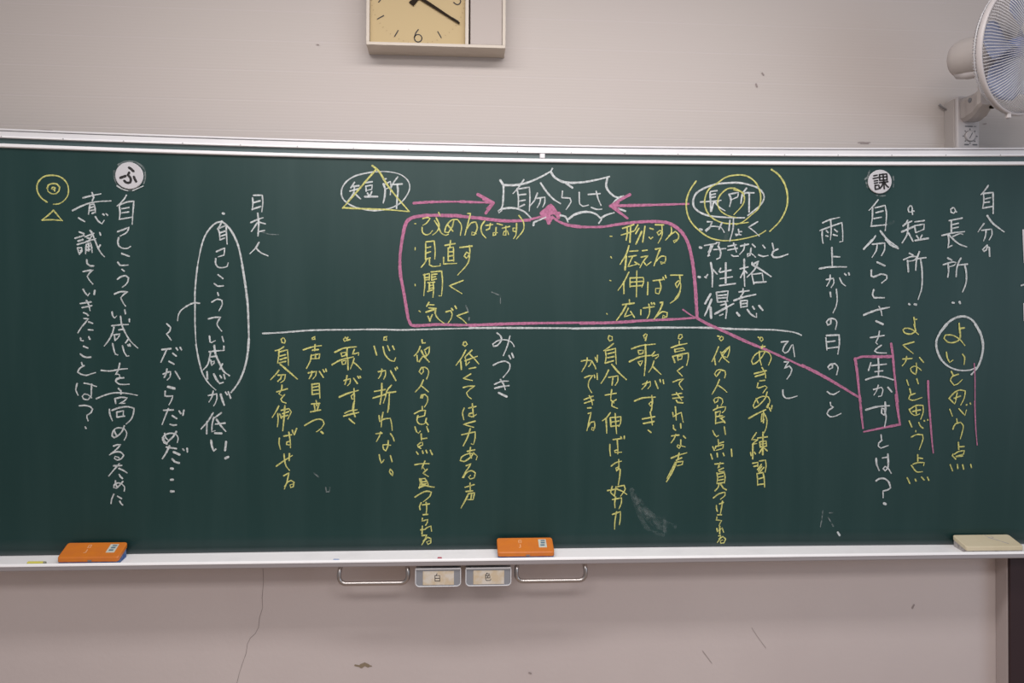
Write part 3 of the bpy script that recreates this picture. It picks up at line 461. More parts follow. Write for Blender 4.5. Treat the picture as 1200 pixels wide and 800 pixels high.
360,1472 373,1475 392,1474 388,1462 383,1456|378,1482 375,1464 362,1440|393,1472 402,1457 405,1449|403,1484 406,1475|410,1490 409,1470|370,1421 385,1427 395,1427 384,1411 382,1394 392,1375|400,1429 402,1421|409,1434 410,1416|369,1353 397,1364|370,1342 399,1352|385,1365 392,1351 395,1338|380,1327 391,1328|382,1310 391,1313 386,1292 378,1257|381,1268 391,1283 401,1285 403,1272 398,1257 393,1260 394,1267 402,1265
y col_jibunwonobasu
446,1552 443,1542 448,1535 456,1538 456,1548 446,1552|460,1527 445,1515 430,1505|434,1507 437,1487 434,1467|438,1505 466,1512 467,1490 469,1464|442,1495 462,1500|442,1483 462,1487|434,1466 460,1474|445,1445 435,1424 422,1404|1.3*455,1462 477,1437 500,1416|445,1422 474,1427 474,1411 466,1398|459,1424 456,1398|435,1367 469,1373|455,1384 452,1358 453,1351|469,1353 456,1343 456,1333 473,1326|453,1351 462,1343|451,1312 439,1297 427,1288|1.2*437,1295 439,1275 440,1250|466,1310 468,1282 471,1248|451,1297 453,1270|451,1297 484,1300 483,1280 478,1270|454,1283 478,1287|454,1270 478,1273|450,1214 450,1195 452,1179|460,1229 483,1232|473,1229 475,1202 475,1185|475,1197 465,1195 466,1189 475,1189 486,1190|484,1238 487,1232|495,1240 495,1232|455,1147 468,1157 486,1162|478,1167 478,1142 472,1131 469,1141 477,1144 483,1132 480,1109|483,1136 481,1112 477,1089|443,1071 475,1076|458,1084 453,1065 467,1051|470,1083 465,1055|475,1083 495,1087 499,1076 485,1054|475,1074 489,1069 503,1059|459,1043 487,1048 487,1033 480,1015|469,1051 466,1033 467,1018|459,997 484,1005 484,986 481,965|472,1005 467,977 466,952
y col_utagasuki_right
560,1557 554,1552 557,1544 563,1547 565,1556 560,1557|563,1549 560,1537|1.1*517,1511 547,1521 590,1526|1.2*560,1524 561,1481 557,1429|537,1506 540,1494 552,1497 554,1507 537,1506|1.2*510,1471 544,1486 579,1491|537,1471 544,1458 552,1474 537,1471|589,1502 580,1491 582,1488 601,1494 601,1488 592,1481|587,1473 581,1454 571,1439|584,1456 596,1444 609,1432|552,1401 576,1409 576,1396 569,1388|566,1411 561,1398 550,1386|591,1411 600,1388|606,1416 608,1408|616,1415 618,1403|1.2*527,1349 551,1358 591,1361|581,1366 583,1341 577,1333 572,1340 578,1346 583,1343 581,1321|582,1348 581,1328 577,1313|1.2*552,1293 590,1300|1.2*555,1279 588,1285|576,1315 580,1295 583,1275|570,1258 579,1251
y col_takakute
666,1556 663,1544 669,1542 676,1548 674,1556 666,1556|1.1*641,1515 664,1523 690,1528|666,1536 666,1523|652,1510 654,1501|652,1510 679,1514 683,1508 656,1502|646,1488 653,1469|1.1*646,1488 671,1494 695,1499 695,1481 690,1461|661,1488 663,1476|661,1488 676,1490 674,1480 663,1477|678,1456 660,1443 676,1427|647,1408 665,1415 681,1418 668,1406 667,1400 677,1385|645,1368 675,1373|647,1357 679,1361|658,1375 668,1361 675,1351|658,1351 662,1345 679,1343|655,1331 657,1311 658,1290|647,1313 649,1300 665,1310 674,1313 676,1301 680,1283|649,1273 650,1263 656,1258|672,1278 673,1265|644,1240 667,1243|657,1245 652,1232 643,1219|681,1240 688,1233|673,1228 672,1208 668,1201 661,1207 663,1212 686,1206|1.1*643,1171 666,1180 691,1187|668,1187 664,1167|659,1164 676,1172|656,1158 643,1132 630,1108|658,1158 680,1161 678,1151 663,1147|1.2*658,1153 645,1125 629,1098
y col_hokanohito_right
799,1551 792,1543 798,1537 805,1542 804,1549 799,1551|787,1552 792,1551|790,1518 782,1498 770,1473|777,1485 781,1462|1.2*797,1502 806,1485 823,1470|821,1515 806,1495 792,1472|802,1500 825,1520 824,1502 818,1485 807,1488|779,1433 784,1425 796,1442 798,1448 786,1445 779,1435|796,1447 811,1443 813,1432 810,1422|794,1416 783,1391 771,1371|791,1397 805,1388 817,1377|776,1353 780,1343 788,1348 791,1360 780,1358 776,1350|791,1361 803,1355 805,1345 800,1336|775,1320 790,1328 814,1331 812,1320 804,1313|788,1335 787,1328|782,1315 783,1295 782,1278|782,1313 798,1318 795,1305|785,1300 804,1303|784,1280 811,1285|797,1296 807,1288 812,1281|810,1300 800,1295|774,1256 779,1245 786,1237 791,1241|810,1268 814,1245|791,1228 793,1208|792,1216 808,1221|784,1208 782,1201|784,1207 808,1213 806,1201 786,1195|774,1206 779,1195|768,1183 773,1168|788,1186 789,1174|807,1186 810,1178|833,1198 835,1176|781,1152 808,1154|798,1156 790,1139 796,1143|808,1139 793,1133 796,1128 810,1129|788,1124 790,1108 788,1091|791,1121 811,1125 814,1111 812,1093|793,1111 808,1114|793,1101 809,1104|790,1091 810,1094|795,1089 792,1079 782,1068|800,1089 809,1076 818,1071|777,1046 795,1059 814,1064 814,1054 800,1042|787,1022 787,1014 790,1004|797,1027 809,1032|806,1036 803,1014 799,993|791,993 803,993|789,986 787,977 804,975 799,967 796,960|798,957 798,934|789,950 791,940 806,952 810,939|795,927 801,929 800,920 791,907|796,917 808,925 817,917 812,905 801,904 800,912 807,914
y col_akiramezu
923,1549 920,1542 925,1536 931,1541 928,1548 923,1549|915,1549 918,1547|924,1519 937,1520|929,1524 927,1514|919,1505 920,1485 926,1462|937,1505 929,1489 910,1469 899,1464 895,1474 907,1495 930,1505 949,1500 957,1485 949,1462|1.2*904,1435 941,1444|1.2*907,1426 938,1435|928,1454 938,1437 940,1422|921,1412 937,1414|916,1405 913,1392 918,1390 938,1397 945,1392 932,1375|910,1357 917,1343|945,1377 939,1358 918,1335 905,1327 901,1335 912,1355 932,1364 949,1362 954,1350 947,1328|949,1340 944,1330|952,1328 957,1318|961,1335 959,1325|1.2*888,1295 915,1310 941,1322|934,1320 934,1281|936,1291 927,1285 929,1308 936,1311 945,1291 943,1265 937,1250|912,1250 897,1228 911,1228|916,1228 899,1214 913,1216|1.2*901,1214 901,1168|894,1188 896,1178|906,1189 910,1183|916,1233 947,1237|1.2*933,1251 933,1181|923,1221 943,1224 945,1208|923,1219 925,1204|925,1205 945,1208|926,1214 943,1216|932,1203 922,1186|935,1204 947,1193|901,1154 918,1157 917,1144|905,1144 918,1147|923,1161 942,1164 944,1144 941,1127|929,1151 917,1134|930,1144 920,1129|937,1141 922,1124|915,1122 917,1104 917,1085|1.2*919,1122 934,1125 938,1107 940,1080|921,1105 934,1109|919,1087 938,1089
w word_hiroshi
988,1534 1011,1537 998,1522 993,1507 1000,1499 1010,1504 1021,1524 1025,1526 1031,1489|998,1472 1012,1472 999,1452 1015,1459 1023,1449 1019,1435 1008,1419|995,1384 996,1368 1005,1358 1017,1358 1040,1365
w oval_chosho
1.3*782,2026 748,2015 718,1997 708,1977 710,1954 729,1937 756,1927 792,1923 833,1921 868,1921|1.3*782,2026 815,2029 849,2030 882,2024 912,2013 928,1995 929,1980 919,1962 900,1945 880,1929
w word_chosho
1.2*760,1999 762,1967 762,1941|762,2002 782,2005|764,1992 777,1995|764,1983 777,1986|730,1969 765,1972 794,1975|1.2*772,1971 764,1941|774,1971 789,1954 807,1943|780,1966 787,1971|1.3*820,1994 826,1978 822,1957|824,1995 849,2000 847,1986 829,1978|1.3*874,2013 862,1995 857,1967|1.3*864,1991 869,1998 897,1999|1.2*883,1998 883,1940
y rings_chosho
1.1*716,2034 698,2007 687,1977 687,1944 699,1910 726,1881 759,1859 796,1850 837,1851 880,1859 917,1870 935,1881|1.3*952,2072 975,2055 994,2026 1003,1989 1000,1953 980,1912 949,1880|1.1*782,2027 808,2046 842,2054 875,2051 902,2032 916,2005 919,1979 913,1952 890,1930 863,1908 843,1900|1.1*782,2027 758,2011 745,1984 745,1954 759,1928 783,1911 813,1903 850,1903 880,1907|835,2008 856,2003 868,1985 863,1962 836,1931|835,2013 815,2011 792,1991 784,1968 792,1944 816,1928 843,1922|837,2013 866,1998
w list_traits
752,1908 767,1908 759,1888 748,1878 746,1881 763,1893 783,1893 796,1890 805,1876|798,1905 789,1885|823,1913 820,1881|834,1918 833,1888 823,1848|850,1885 852,1870 842,1865 840,1870 858,1868|851,1878 860,1878|910,1909 882,1892 900,1879 915,1865|1.4*729,1885 735,1883|1.5*729,1828 734,1827|744,1834 780,1840|765,1836 760,1821 755,1813 760,1803|770,1834 755,1801|781,1843 791,1843 786,1831|773,1821 810,1825|1.2*788,1831 795,1811 792,1796 783,1792|818,1832 843,1837|817,1820 847,1826|835,1842 840,1828 844,1815|829,1805 835,1801 850,1802|857,1833 882,1839|870,1840 867,1822 855,1808|894,1839 903,1830|890,1827 887,1805 879,1800 879,1809 891,1810 904,1799|927,1836 934,1827|914,1806 928,1801 943,1804|957,1842 961,1824|1.3*974,1824 959,1816 956,1806 961,1799 978,1799 1005,1808|1.5*725,1736 730,1735|745,1736 750,1733|1.2*748,1735 754,1743|1.4*764,1780 769,1748 769,1706|770,1760 784,1745|795,1763 790,1753|1.2*794,1751 827,1758|1.2*811,1780 811,1718|794,1731 832,1737|1.2*792,1709 841,1716|1.3*869,1792 869,1755 871,1709|856,1762 881,1768|868,1755 858,1735|873,1755 878,1749|893,1777 894,1782|1.2*894,1775 914,1786 901,1759 879,1737|1.3*894,1775 918,1762 953,1739|893,1745 900,1715|895,1745 926,1749 930,1722|1.2*900,1719 938,1722|1.4*764,1683 747,1653|1.4*767,1666 759,1645 746,1616|1.5*764,1641 766,1608|782,1688 786,1658|782,1688 819,1693 816,1665|788,1678 814,1681|789,1670 813,1672|789,1658 818,1661|796,1648 811,1652|1.4*778,1621 808,1638 836,1653|1.2*811,1658 815,1635 812,1608|793,1616 803,1620|866,1700 865,1689|853,1690 885,1694|868,1689 858,1674|1.4*838,1663 868,1674 905,1682|1.2*858,1662 860,1642|860,1662 880,1664 879,1645|862,1653 879,1655|862,1643 879,1645|1.5*847,1625 855,1616|1.2*880,1635 892,1620 909,1610 909,1622|1.3*897,1644 902,1637|1.5*917,1647 928,1634
w col_ameagari
1114,1907 1137,1917 1166,1924|1139,1915 1141,1883 1139,1855|1106,1883 1138,1895 1174,1908 1177,1880 1178,1850 1169,1848|1113,1880 1113,1863 1116,1844|1126,1883 1131,1877|1125,1867 1131,1865|1151,1887 1160,1879|1148,1870 1160,1867|1.2*1144,1830 1145,1804 1146,1775|1147,1802 1169,1801|1.2*1106,1764 1136,1769 1190,1770|1128,1730 1150,1734 1152,1720 1144,1706|1140,1744 1139,1727 1130,1710|1170,1735 1177,1720 1188,1711|1185,1749 1190,1744|1198,1751 1200,1745|1.2*1141,1690 1143,1677|1160,1700 1163,1670 1160,1647 1151,1627|1.2*1144,1605 1144,1592 1135,1588 1130,1597 1139,1607 1155,1607 1163,1597 1159,1575|1129,1548 1131,1530 1133,1510|1.2*1131,1555 1171,1557 1172,1530 1168,1498|1133,1535 1158,1538|1135,1515 1167,1519|1.2*1151,1466 1151,1454 1141,1449 1137,1456 1144,1464 1159,1467 1169,1456 1165,1433|1136,1379 1145,1372 1156,1370 1174,1380|1146,1345 1148,1335 1156,1330 1141,1320 1136,1310 1146,1300 1163,1302 1180,1310
w col_jibunrashisa_question
1286,1979 1273,1962 1259,1947|1269,1954 1269,1924 1266,1899|1277,1954 1308,1962 1313,1934 1310,1884|1280,1939 1302,1945|1274,1921 1297,1925|1265,1897 1313,1902|1.2*1280,1867 1266,1847 1249,1831|1.3*1295,1882 1315,1858 1349,1833|1.3*1269,1854 1244,1826|1.4*1312,1856 1329,1839 1351,1828|1.1*1271,1841 1309,1845 1309,1824 1300,1806|1286,1839 1283,1821 1271,1801|1.2*1287,1785 1311,1774|1.2*1269,1760 1269,1742 1276,1739 1301,1748 1318,1744 1318,1734 1303,1721|1.2*1278,1699 1274,1684 1279,1674 1311,1674|1.4*1248,1620 1286,1635 1327,1644|1295,1647 1302,1634 1305,1619|1.2*1287,1601 1309,1591|1.3*1287,1601 1309,1591|1270,1549 1313,1556|1298,1569 1295,1550 1287,1534 1292,1529|1305,1525 1289,1513 1284,1507 1292,1502 1321,1501|1273,1470 1266,1446|1275,1461 1322,1466|1.2*1296,1485 1298,1456 1298,1428|1287,1442 1311,1445|1.2*1258,1417 1280,1424 1308,1427 1345,1417|1283,1386 1308,1393 1313,1386 1309,1366 1300,1364|1298,1399 1293,1382 1285,1369|1.2*1329,1393 1341,1379|1.3*1260,1322 1296,1332 1334,1335|1.2*1321,1346 1323,1322 1319,1305 1310,1312 1311,1327 1318,1325 1325,1302 1324,1285 1321,1270|1310,1243 1312,1227 1315,1227 1303,1217 1302,1207 1310,1201 1333,1209|1.3*1296,1168 1298,1150 1306,1131|1316,1170 1335,1173|1.2*1333,1182 1335,1160 1334,1140 1326,1129 1319,1136 1325,1143 1334,1138 1345,1122|1.2*1297,1097 1307,1104 1325,1104 1339,1092 1344,1075 1336,1069 1320,1065 1321,1045|1.6*1324,1026 1330,1023|1.3*1176,935 1183,925
p box_ikasu
2*1336,1530 1342,1494 1348,1440 1356,1383 1362,1349|2.4*1338,1490 1293,1489 1245,1489 1222,1481|2.2*1223,1483 1231,1433 1239,1366 1243,1349|2.2*1355,1369 1363,1315 1370,1276|1.9*1370,1276 1314,1265 1256,1253|2*1239,1366 1245,1315 1252,1265
w col_jibunno
1625,2024 1615,2009 1604,1996|1611,1999 1613,1977 1610,1954|1.2*1609,1999 1640,2002 1642,1971 1643,1938|1616,1982 1633,1986|1615,1971 1630,1973|1611,1954 1640,1959|1616,1906 1608,1895 1599,1881|1.2*1625,1931 1642,1908 1678,1881|1610,1885 1640,1889 1642,1872 1634,1856|1623,1883 1622,1868 1617,1853|1.1*1628,1839 1627,1825 1619,1820 1615,1825 1625,1837 1635,1832 1638,1805|1635,1832 1637,1805
w col_chosho_right
1519,1955 1512,1951 1513,1941 1522,1938 1527,1946 1522,1955 1517,1955|1526,1943 1530,1942|1508,1915 1548,1923|1.1*1515,1915 1516,1878|1519,1903 1537,1907|1519,1891 1537,1895|1.1*1487,1869 1521,1877 1556,1881|1.2*1506,1871 1509,1852 1507,1832|1521,1866 1544,1875 1551,1873|1.2*1508,1871 1525,1855 1542,1842 1564,1834|1509,1833 1519,1838|1.1*1507,1799 1520,1792|1494,1778 1524,1787 1534,1785 1529,1777 1514,1772|1.2*1509,1778 1511,1758 1509,1740|1.2*1548,1798 1541,1785 1536,1765 1535,1742|1541,1777 1569,1780|1.2*1561,1777 1567,1749 1566,1719 1557,1694|1.3*1526,1660 1531,1659|1.6*1548,1662 1550,1658
w ring_yoi
1.6*1489,1565 1506,1588 1529,1608 1559,1617 1583,1610 1602,1592 1617,1565|1.4*1511,1591 1490,1565 1479,1538 1482,1511 1496,1481 1524,1457 1558,1447 1592,1449 1605,1456|1.7*1600,1592 1618,1562 1627,1525 1624,1491 1612,1457 1594,1435
y col_yoi
1549,1595 1552,1565|1552,1580 1566,1581|1.1*1549,1592 1554,1561 1552,1545 1535,1535 1515,1536 1503,1548 1507,1558 1528,1558 1552,1545 1569,1526|1550,1578 1566,1580|1512,1504 1515,1487 1523,1472 1533,1479|1563,1498 1570,1488 1569,1466|1529,1444 1535,1432|1552,1435 1532,1427 1527,1415 1539,1400 1549,1403 1564,1417|1525,1359 1540,1376 1557,1385 1576,1382 1573,1360 1563,1338|1524,1359 1543,1341 1548,1356|1550,1376 1546,1356|1541,1359 1561,1366|1.2*1581,1338 1582,1339|1592,1344 1594,1341|1528,1324 1537,1303|1557,1326 1577,1305 1581,1321|1551,1294 1553,1283|1540,1261 1547,1277 1564,1283 1573,1272 1571,1255 1565,1231|1559,1219 1561,1197|1563,1205 1578,1206|1548,1182 1560,1190 1579,1193 1577,1182 1553,1175|1543,1182 1541,1177 1552,1166|1553,1174 1574,1176|1535,1148 1543,1129|1558,1149 1560,1136|1575,1148 1579,1134|1601,1149 1604,1139
p underline_yoi
0.9*1601,1469 1605,1424 1607,1373 1609,1322|1.1*1607,1350 1610,1306 1614,1258 1620,1211
w col_tansho_right
1386,1961 1380,1954 1382,1942 1390,1941 1393,1951 1390,1961 1385,1960|1392,1946 1398,1944|1393,1942 1394,1934|1379,1916 1373,1904 1365,1898|1369,1903 1392,1913|1.4*1362,1880 1398,1896|1.2*1381,1904 1378,1871 1364,1846|1.1*1383,1876 1397,1851|1402,1911 1431,1915|1401,1898 1405,1878|1401,1899 1431,1904 1430,1888 1407,1878|1408,1868 1414,1860|1425,1870 1420,1860|1.2*1404,1853 1445,1860|1.1*1387,1813 1398,1808|1369,1793 1393,1803 1410,1803 1405,1793 1384,1788|1.3*1382,1790 1385,1756|1.2*1418,1818 1410,1795 1408,1761|1409,1796 1439,1800|1.1*1422,1796 1428,1758 1428,1705 1418,1670|1.3*1389,1655 1392,1653|1.6*1407,1654 1412,1653
y col_yokunai
1406,1613 1409,1594 1411,1574|1408,1606 1415,1607|1.1*1407,1591 1413,1571 1399,1561 1379,1564 1372,1574 1379,1579 1399,1576 1421,1560|1408,1536 1373,1526 1406,1500|1374,1482 1403,1484|1386,1490 1383,1474 1373,1461|1427,1487 1440,1472|1417,1469 1419,1450 1416,1434 1402,1443 1399,1453 1410,1460 1424,1455 1433,1447|1388,1416 1394,1400|1420,1420 1425,1405|1398,1389 1402,1374|1416,1374 1399,1368 1396,1357 1408,1352 1438,1361|1398,1324 1406,1310 1416,1304 1431,1309|1400,1324 1420,1336 1442,1336 1443,1315 1436,1293|1420,1331 1421,1310|1409,1317 1434,1322|1399,1287 1408,1268|1430,1282 1436,1270 1444,1264|1.2*1447,1288 1448,1287|1.2*1458,1291 1459,1290|1421,1256 1421,1253|1407,1236 1424,1244 1443,1243 1445,1231 1434,1197|1.1*1429,1180 1430,1160|1430,1170 1445,1168|1410,1146 1427,1126 1445,1126|1415,1150 1430,1155 1451,1155 1449,1146|1397,1107 1406,1089|1.2*1423,1102 1426,1097|1443,1109 1452,1100|1462,1109 1467,1099
p underline_yokunai
1.8*1456,1413 1458,1376 1463,1322|1.6*1460,1349 1467,1288 1473,1231 1479,1187
w ring_magnet_left
0.9*-1027,1986 -1014,1977 -998,1972|0.8*-983,1973 -968,1980 -954,1987
f wiped_marks
0.8*-1035,2029 -1035,2011 -1032,1999 -1026,1986|1.2*-1023,2047 -1008,2055 -993,2058 -976,2056 -963,2050 -952,2039 -948,2023 -948,2009 -952,1995|0.9*-998,1972 -983,1973|1.2*1244,2043 1248,2045 1252,2050 1257,2068|0.9*1246,2041 1248,2032 1252,2017|0.9*1280,1993 1292,1991 1307,1992|0.9*1331,2052 1333,2034 1332,2019|2*1249,2043 1248,2044|0.8*1127,1003 1124,978 1120,953|0.8*1148,997 1161,997|0.8*1144,983 1162,954|0.7*-617,1860 -592,1852 -564,1851|0.8*-420,1087 -418,1074 -409,1074 -407,1086|0.8*-455,1131 -441,1118|0.7*81,1684 98,1677 108,1673 108,1649|0.7*2,1642 10,1621|0.8*12,1605 11,1597
s smudges
1.1*519,1072 532,1033 546,993 573,949 617,932|1.2*519,1072 546,1032 573,1002 617,975 654,958|1.4*532,1049 553,1009 586,969 620,949|1.4*566,1002 593,976 624,959|0.8*623,989 624,942|0.7*1318,1901 1334,1911|0.9*818,1888 810,1855
w stroke_edge
1739,1714 1751,1717 1769,1715
"""
CHLAB = {
  'symbols_left': ('chalk_drawing', 'yellow double circle over a small triangle'),
  'col_ishiki': ('chalk_writing', 'white writing, leftmost column ending in a question mark'),
  'col_jiko': ('chalk_writing', 'white column below the left round magnet'),
  'col_nihonjin': ('chalk_writing', 'short white heading right of the long oval'),
  'col_jikokan': ('chalk_writing', 'white column inside and below the long oval'),
  'oval_jiko': ('chalk_drawing', 'long white oval around a column'),
  'note_dakara': ('chalk_writing', 'white note column with trailing dots and a curved lead line'),
  'col_nobaseru': ('chalk_writing', 'leftmost yellow column below the dividing line'),
  'col_koegamedatsu': ('chalk_writing', 'second yellow column from the left'),
  'col_utagasuki_left': ('chalk_writing', 'third yellow column from the left'),
  'col_kokoroga': ('chalk_writing', 'fourth yellow column from the left'),
  'col_hokanohito_left': ('chalk_writing', 'long yellow column left of the middle, reaching the tray'),
  'col_hikuku': ('chalk_writing', 'yellow column left of the middle white name'),
  'divider_line': ('chalk_line', 'long white horizontal dividing line'),
  'oval_tansho': ('chalk_drawing', 'white oval under the yellow triangle'),
  'word_tansho': ('chalk_writing', 'white word inside the oval with a triangle'),
  'triangle_tansho': ('chalk_drawing', 'yellow triangle over the white oval'),
  'arrow_right': ('chalk_arrow', 'pink arrow pointing right to the white burst'),
  'arrow_left': ('chalk_arrow', 'pink arrow pointing left to the white burst'),
  'frame_box': ('chalk_drawing', 'large pink rounded frame around both yellow lists'),
  'star_blob': ('chalk_drawing', 'filled pink arrowhead at the top of the frame'),
  'connector': ('chalk_line', 'pink slanted line from the frame to the small box'),
  'burst': ('chalk_drawing', 'white jagged speech burst'),
  'word_jibunrashisa': ('chalk_writing', 'white word inside the burst'),
  'list_left': ('chalk_writing', 'yellow list at left inside the pink frame'),
  'list_right': ('chalk_writing', 'yellow list at right inside the pink frame'),
  'word_mizuki': ('chalk_writing', 'white name at the middle below the dividing line'),
  'col_gadekiru': ('chalk_writing', 'short yellow column right of the middle'),
  'col_jibunwonobasu': ('chalk_writing', 'yellow column beside the short one, right of the middle'),
  'col_utagasuki_right': ('chalk_writing', 'third yellow column right of the middle'),
  'col_takakute': ('chalk_writing', 'fourth yellow column right of the middle'),
  'col_hokanohito_right': ('chalk_writing', 'long yellow column on the right, reaching the tray'),
  'col_akiramezu': ('chalk_writing', 'yellow column crossed by the pink slanted line'),
  'word_hiroshi': ('chalk_writing', 'white name at the right end of the dividing line'),
  'oval_chosho': ('chalk_drawing', 'white oval crossed by yellow rings'),
  'word_chosho': ('chalk_writing', 'white word inside the yellow rings'),
  'rings_chosho': ('chalk_drawing', 'yellow spiral rings'),
  'list_traits': ('chalk_writing', 'white list under the yellow rings'),
  'col_ameagari': ('chalk_writing', 'white column left of the right round magnet'),
  'col_jibunrashisa_question': ('chalk_writing', 'white column below the right round magnet'),
  'box_ikasu': ('chalk_drawing', 'small pink box around two characters'),
  'col_jibunno': ('chalk_writing', 'rightmost short white column'),
  'col_chosho_right': ('chalk_writing', 'white characters above the white ring'),
  'ring_yoi': ('chalk_drawing', 'white ring around yellow characters'),
  'col_yoi': ('chalk_writing', 'yellow column inside and below the white ring'),
  'underline_yoi': ('chalk_line', 'thin pink line right of the ringed column'),
  'col_tansho_right': ('chalk_writing', 'white characters left of the ringed column'),
  'col_yokunai': ('chalk_writing', 'yellow column left of the ringed column'),
  'underline_yokunai': ('chalk_line', 'pink line beside the yellow column'),
  'ring_magnet_left': ('chalk_drawing', 'chalk outline around the left round magnet'),
  'wiped_marks': ('wiped_chalk_marks', 'faint half-wiped chalk traces'),
  'smudges': ('chalk_smudges', 'faint dusty smudges on the green surface'),
  'stroke_edge': ('chalk_line', 'short white stroke at the right edge'),
}
COLS = {'w': M['chalk_w'], 'y': M['chalk_y'], 'p': M['chalk_p'], 'f': M['chalk_f'], 's': M['chalk_s']}; BASEW = {'w': 0.0046, 'y': 0.0043, 'p': 0.0039, 'f': 0.005, 's': 0.014}
lines = CHALK.strip().split('\n')
for gi in range(0, len(lines), 2):
    c, key = lines[gi].split(); bm = bmesh.new(); off = 0.0005+0.00002*gi
    for si, st in enumerate(lines[gi+1].split('|')):
        w = 1.0
        if '*' in st: w, st = st.split('*'); w = float(w)
        pts = [tuple(float(q)/1000 for q in p.split(',')) for p in st.split()]
        o2 = off+0.0000015*si
        ribbon(bm, smooth(pts), BASEW[c]*w, lambda x, z: Vector((x, ys(x, z)-o2, z)), 0.30)
    name, label = CHLAB[key]
    co = bl(name, bm, COLS[c], label)
    if c in 'fs': co['kind'] = 'stuff'

# ------------------------------------------------------------------ round magnets
def on_board(px, pz, d): return Vector((px, ys(px, pz)-d, pz))
def magnet(cx, cz, r, strokes, label):
    root = empty('round_magnet', on_board(cx, cz, 0.0005), label, 'magnet', 'round lettered magnets at the top of the chalkboard')
    # lean with the board
    nrm = Vector((1, (ys(cx+0.01, cz)-ys(cx-0.01, cz))/0.02, 0)).cross(Vector((0, (ys(cx, cz+0.01)-ys(cx, cz-0.01))/0.02, 1)))
    nrm.normalize(); nrm = -nrm if nrm.y > 0 else nrm
    ux = Vector((0, 0, 1)).cross(nrm); ux = -ux if ux.x < 0 else ux; ux.normalize(); uz = nrm.cross(ux); uz = -uz if uz.z < 0 else uz
    P = lambda x, z, h: ux*x + uz*z + nrm*h
    bm = bmesh.new(); mt = Matrix((ux, uz, nrm)).transposed().to_4x4()
    lathe(bm, [(r-0.0015, 0.0006), (r, 0.0018), (r, 0.0050), (r-0.0015, 0.0062)], mt, 48); bmesh.ops.recalc_face_normals(bm, faces=bm.faces)
    link('disc', bm, M['paper'], root)
    bm = bmesh.new()
    for w, st in strokes: ribbon(bm, smooth([(a*r, b*r) for a, b in st], 0.003), w*r, lambda x, z: P(x, z, 0.0066))
    link('lettering', bm, M['ink'], root)['label'] = 'thick black character'
def norm(strokes, cx, cy, rx, ry, w): return [(w*k, [((x-cx)/rx, (cy-y)/ry) for x, y in s]) for k, s in strokes]
magnet(-0.992, 2.016, 0.0395, norm([(1, [(435,285),(475,310),(515,345)]), (1, [(437,372),(415,415),(455,455),(468,500),(455,540),(420,550),(380,540),(350,515)]), (1.05, [(280,465),(372,432)]), (1, [(522,440),(535,475),(562,522)])], 435, 422, 253, 233, 0.185), 'white round magnet with bold black hiragana, tilted, at upper left of chalkboard')
magnet(1.289, 2.035, 0.0368, norm([(1, [(310,300),(385,285)]), (1, [(300,355),(412,335)]), (1, [(325,405),(395,395)]), (1, [(330,452),(398,440)]), (1, [(345,490),(350,580),(440,560),(425,487),(345,500)]),
    (1, [(435,275),(445,395)]), (1, [(435,275),(592,260),(603,385)]), (.9, [(440,330),(600,318)]), (1, [(445,393),(605,380)]), (1.1, [(512,265),(545,562)]), (1.1, [(440,440),(620,418)]), (1.1, [(520,435),(490,510),(445,560)]), (1.1, [(545,430),(585,490),(632,532)])], 452, 416, 257, 243, 0.135), 'white round magnet with bold black kanji, at upper right of chalkboard')

# white magnetic cards at the right edge of the picture
def sheet(corners, label):
    (xa, za), (xb, zb) = corners; w = 0.10
    root = empty('magnetic_card', on_board(xa+w/2, zb, 0.0), label, 'card', 'white magnetic cards at the right end of the chalkboard')
    for name, m, d0, d1, ins in (('magnet_sheet', M['groove'], 0.0004, 0.0014, 0.001), ('card_face', M['paper'], 0.0015, 0.0022, 0.0)):
        bm = bmesh.new(); n = 6; lay = []
        for d in (d0, d1):
            row = []
            for i in range(n+1):
                f = i/n
                row.append([bm.verts.new(on_board(xx+ins+(w-2*ins)*f, zz, d)-root.location) for xx, zz in ((xa, za-ins), (xb, zb+ins))])
            lay.append(row)
        A, B = lay
        for i in range(n):
            bm.faces.new((B[i][0], B[i+1][0], B[i+1][1], B[i][1])); bm.faces.new((A[i][0], A[i][1], A[i+1][1], A[i+1][0]))
            for e in (0, 1): bm.faces.new((A[i][e], A[i+1][e], B[i+1][e], B[i][e]))
        for i in (0, n): bm.faces.new((A[i][0], B[i][0], B[i][1], A[i][1]))
        bmesh.ops.recalc_face_normals(bm, faces=bm.faces); link(name, bm, m, root)
sheet(((1.735, 1.888), (1.744, 1.784)), 'white magnetic card at right edge of chalkboard, the upper, taller one')
sheet(((1.748, 1.659), (1.752, 1.603)), 'white magnetic card at right edge of chalkboard, the lower, shorter one')

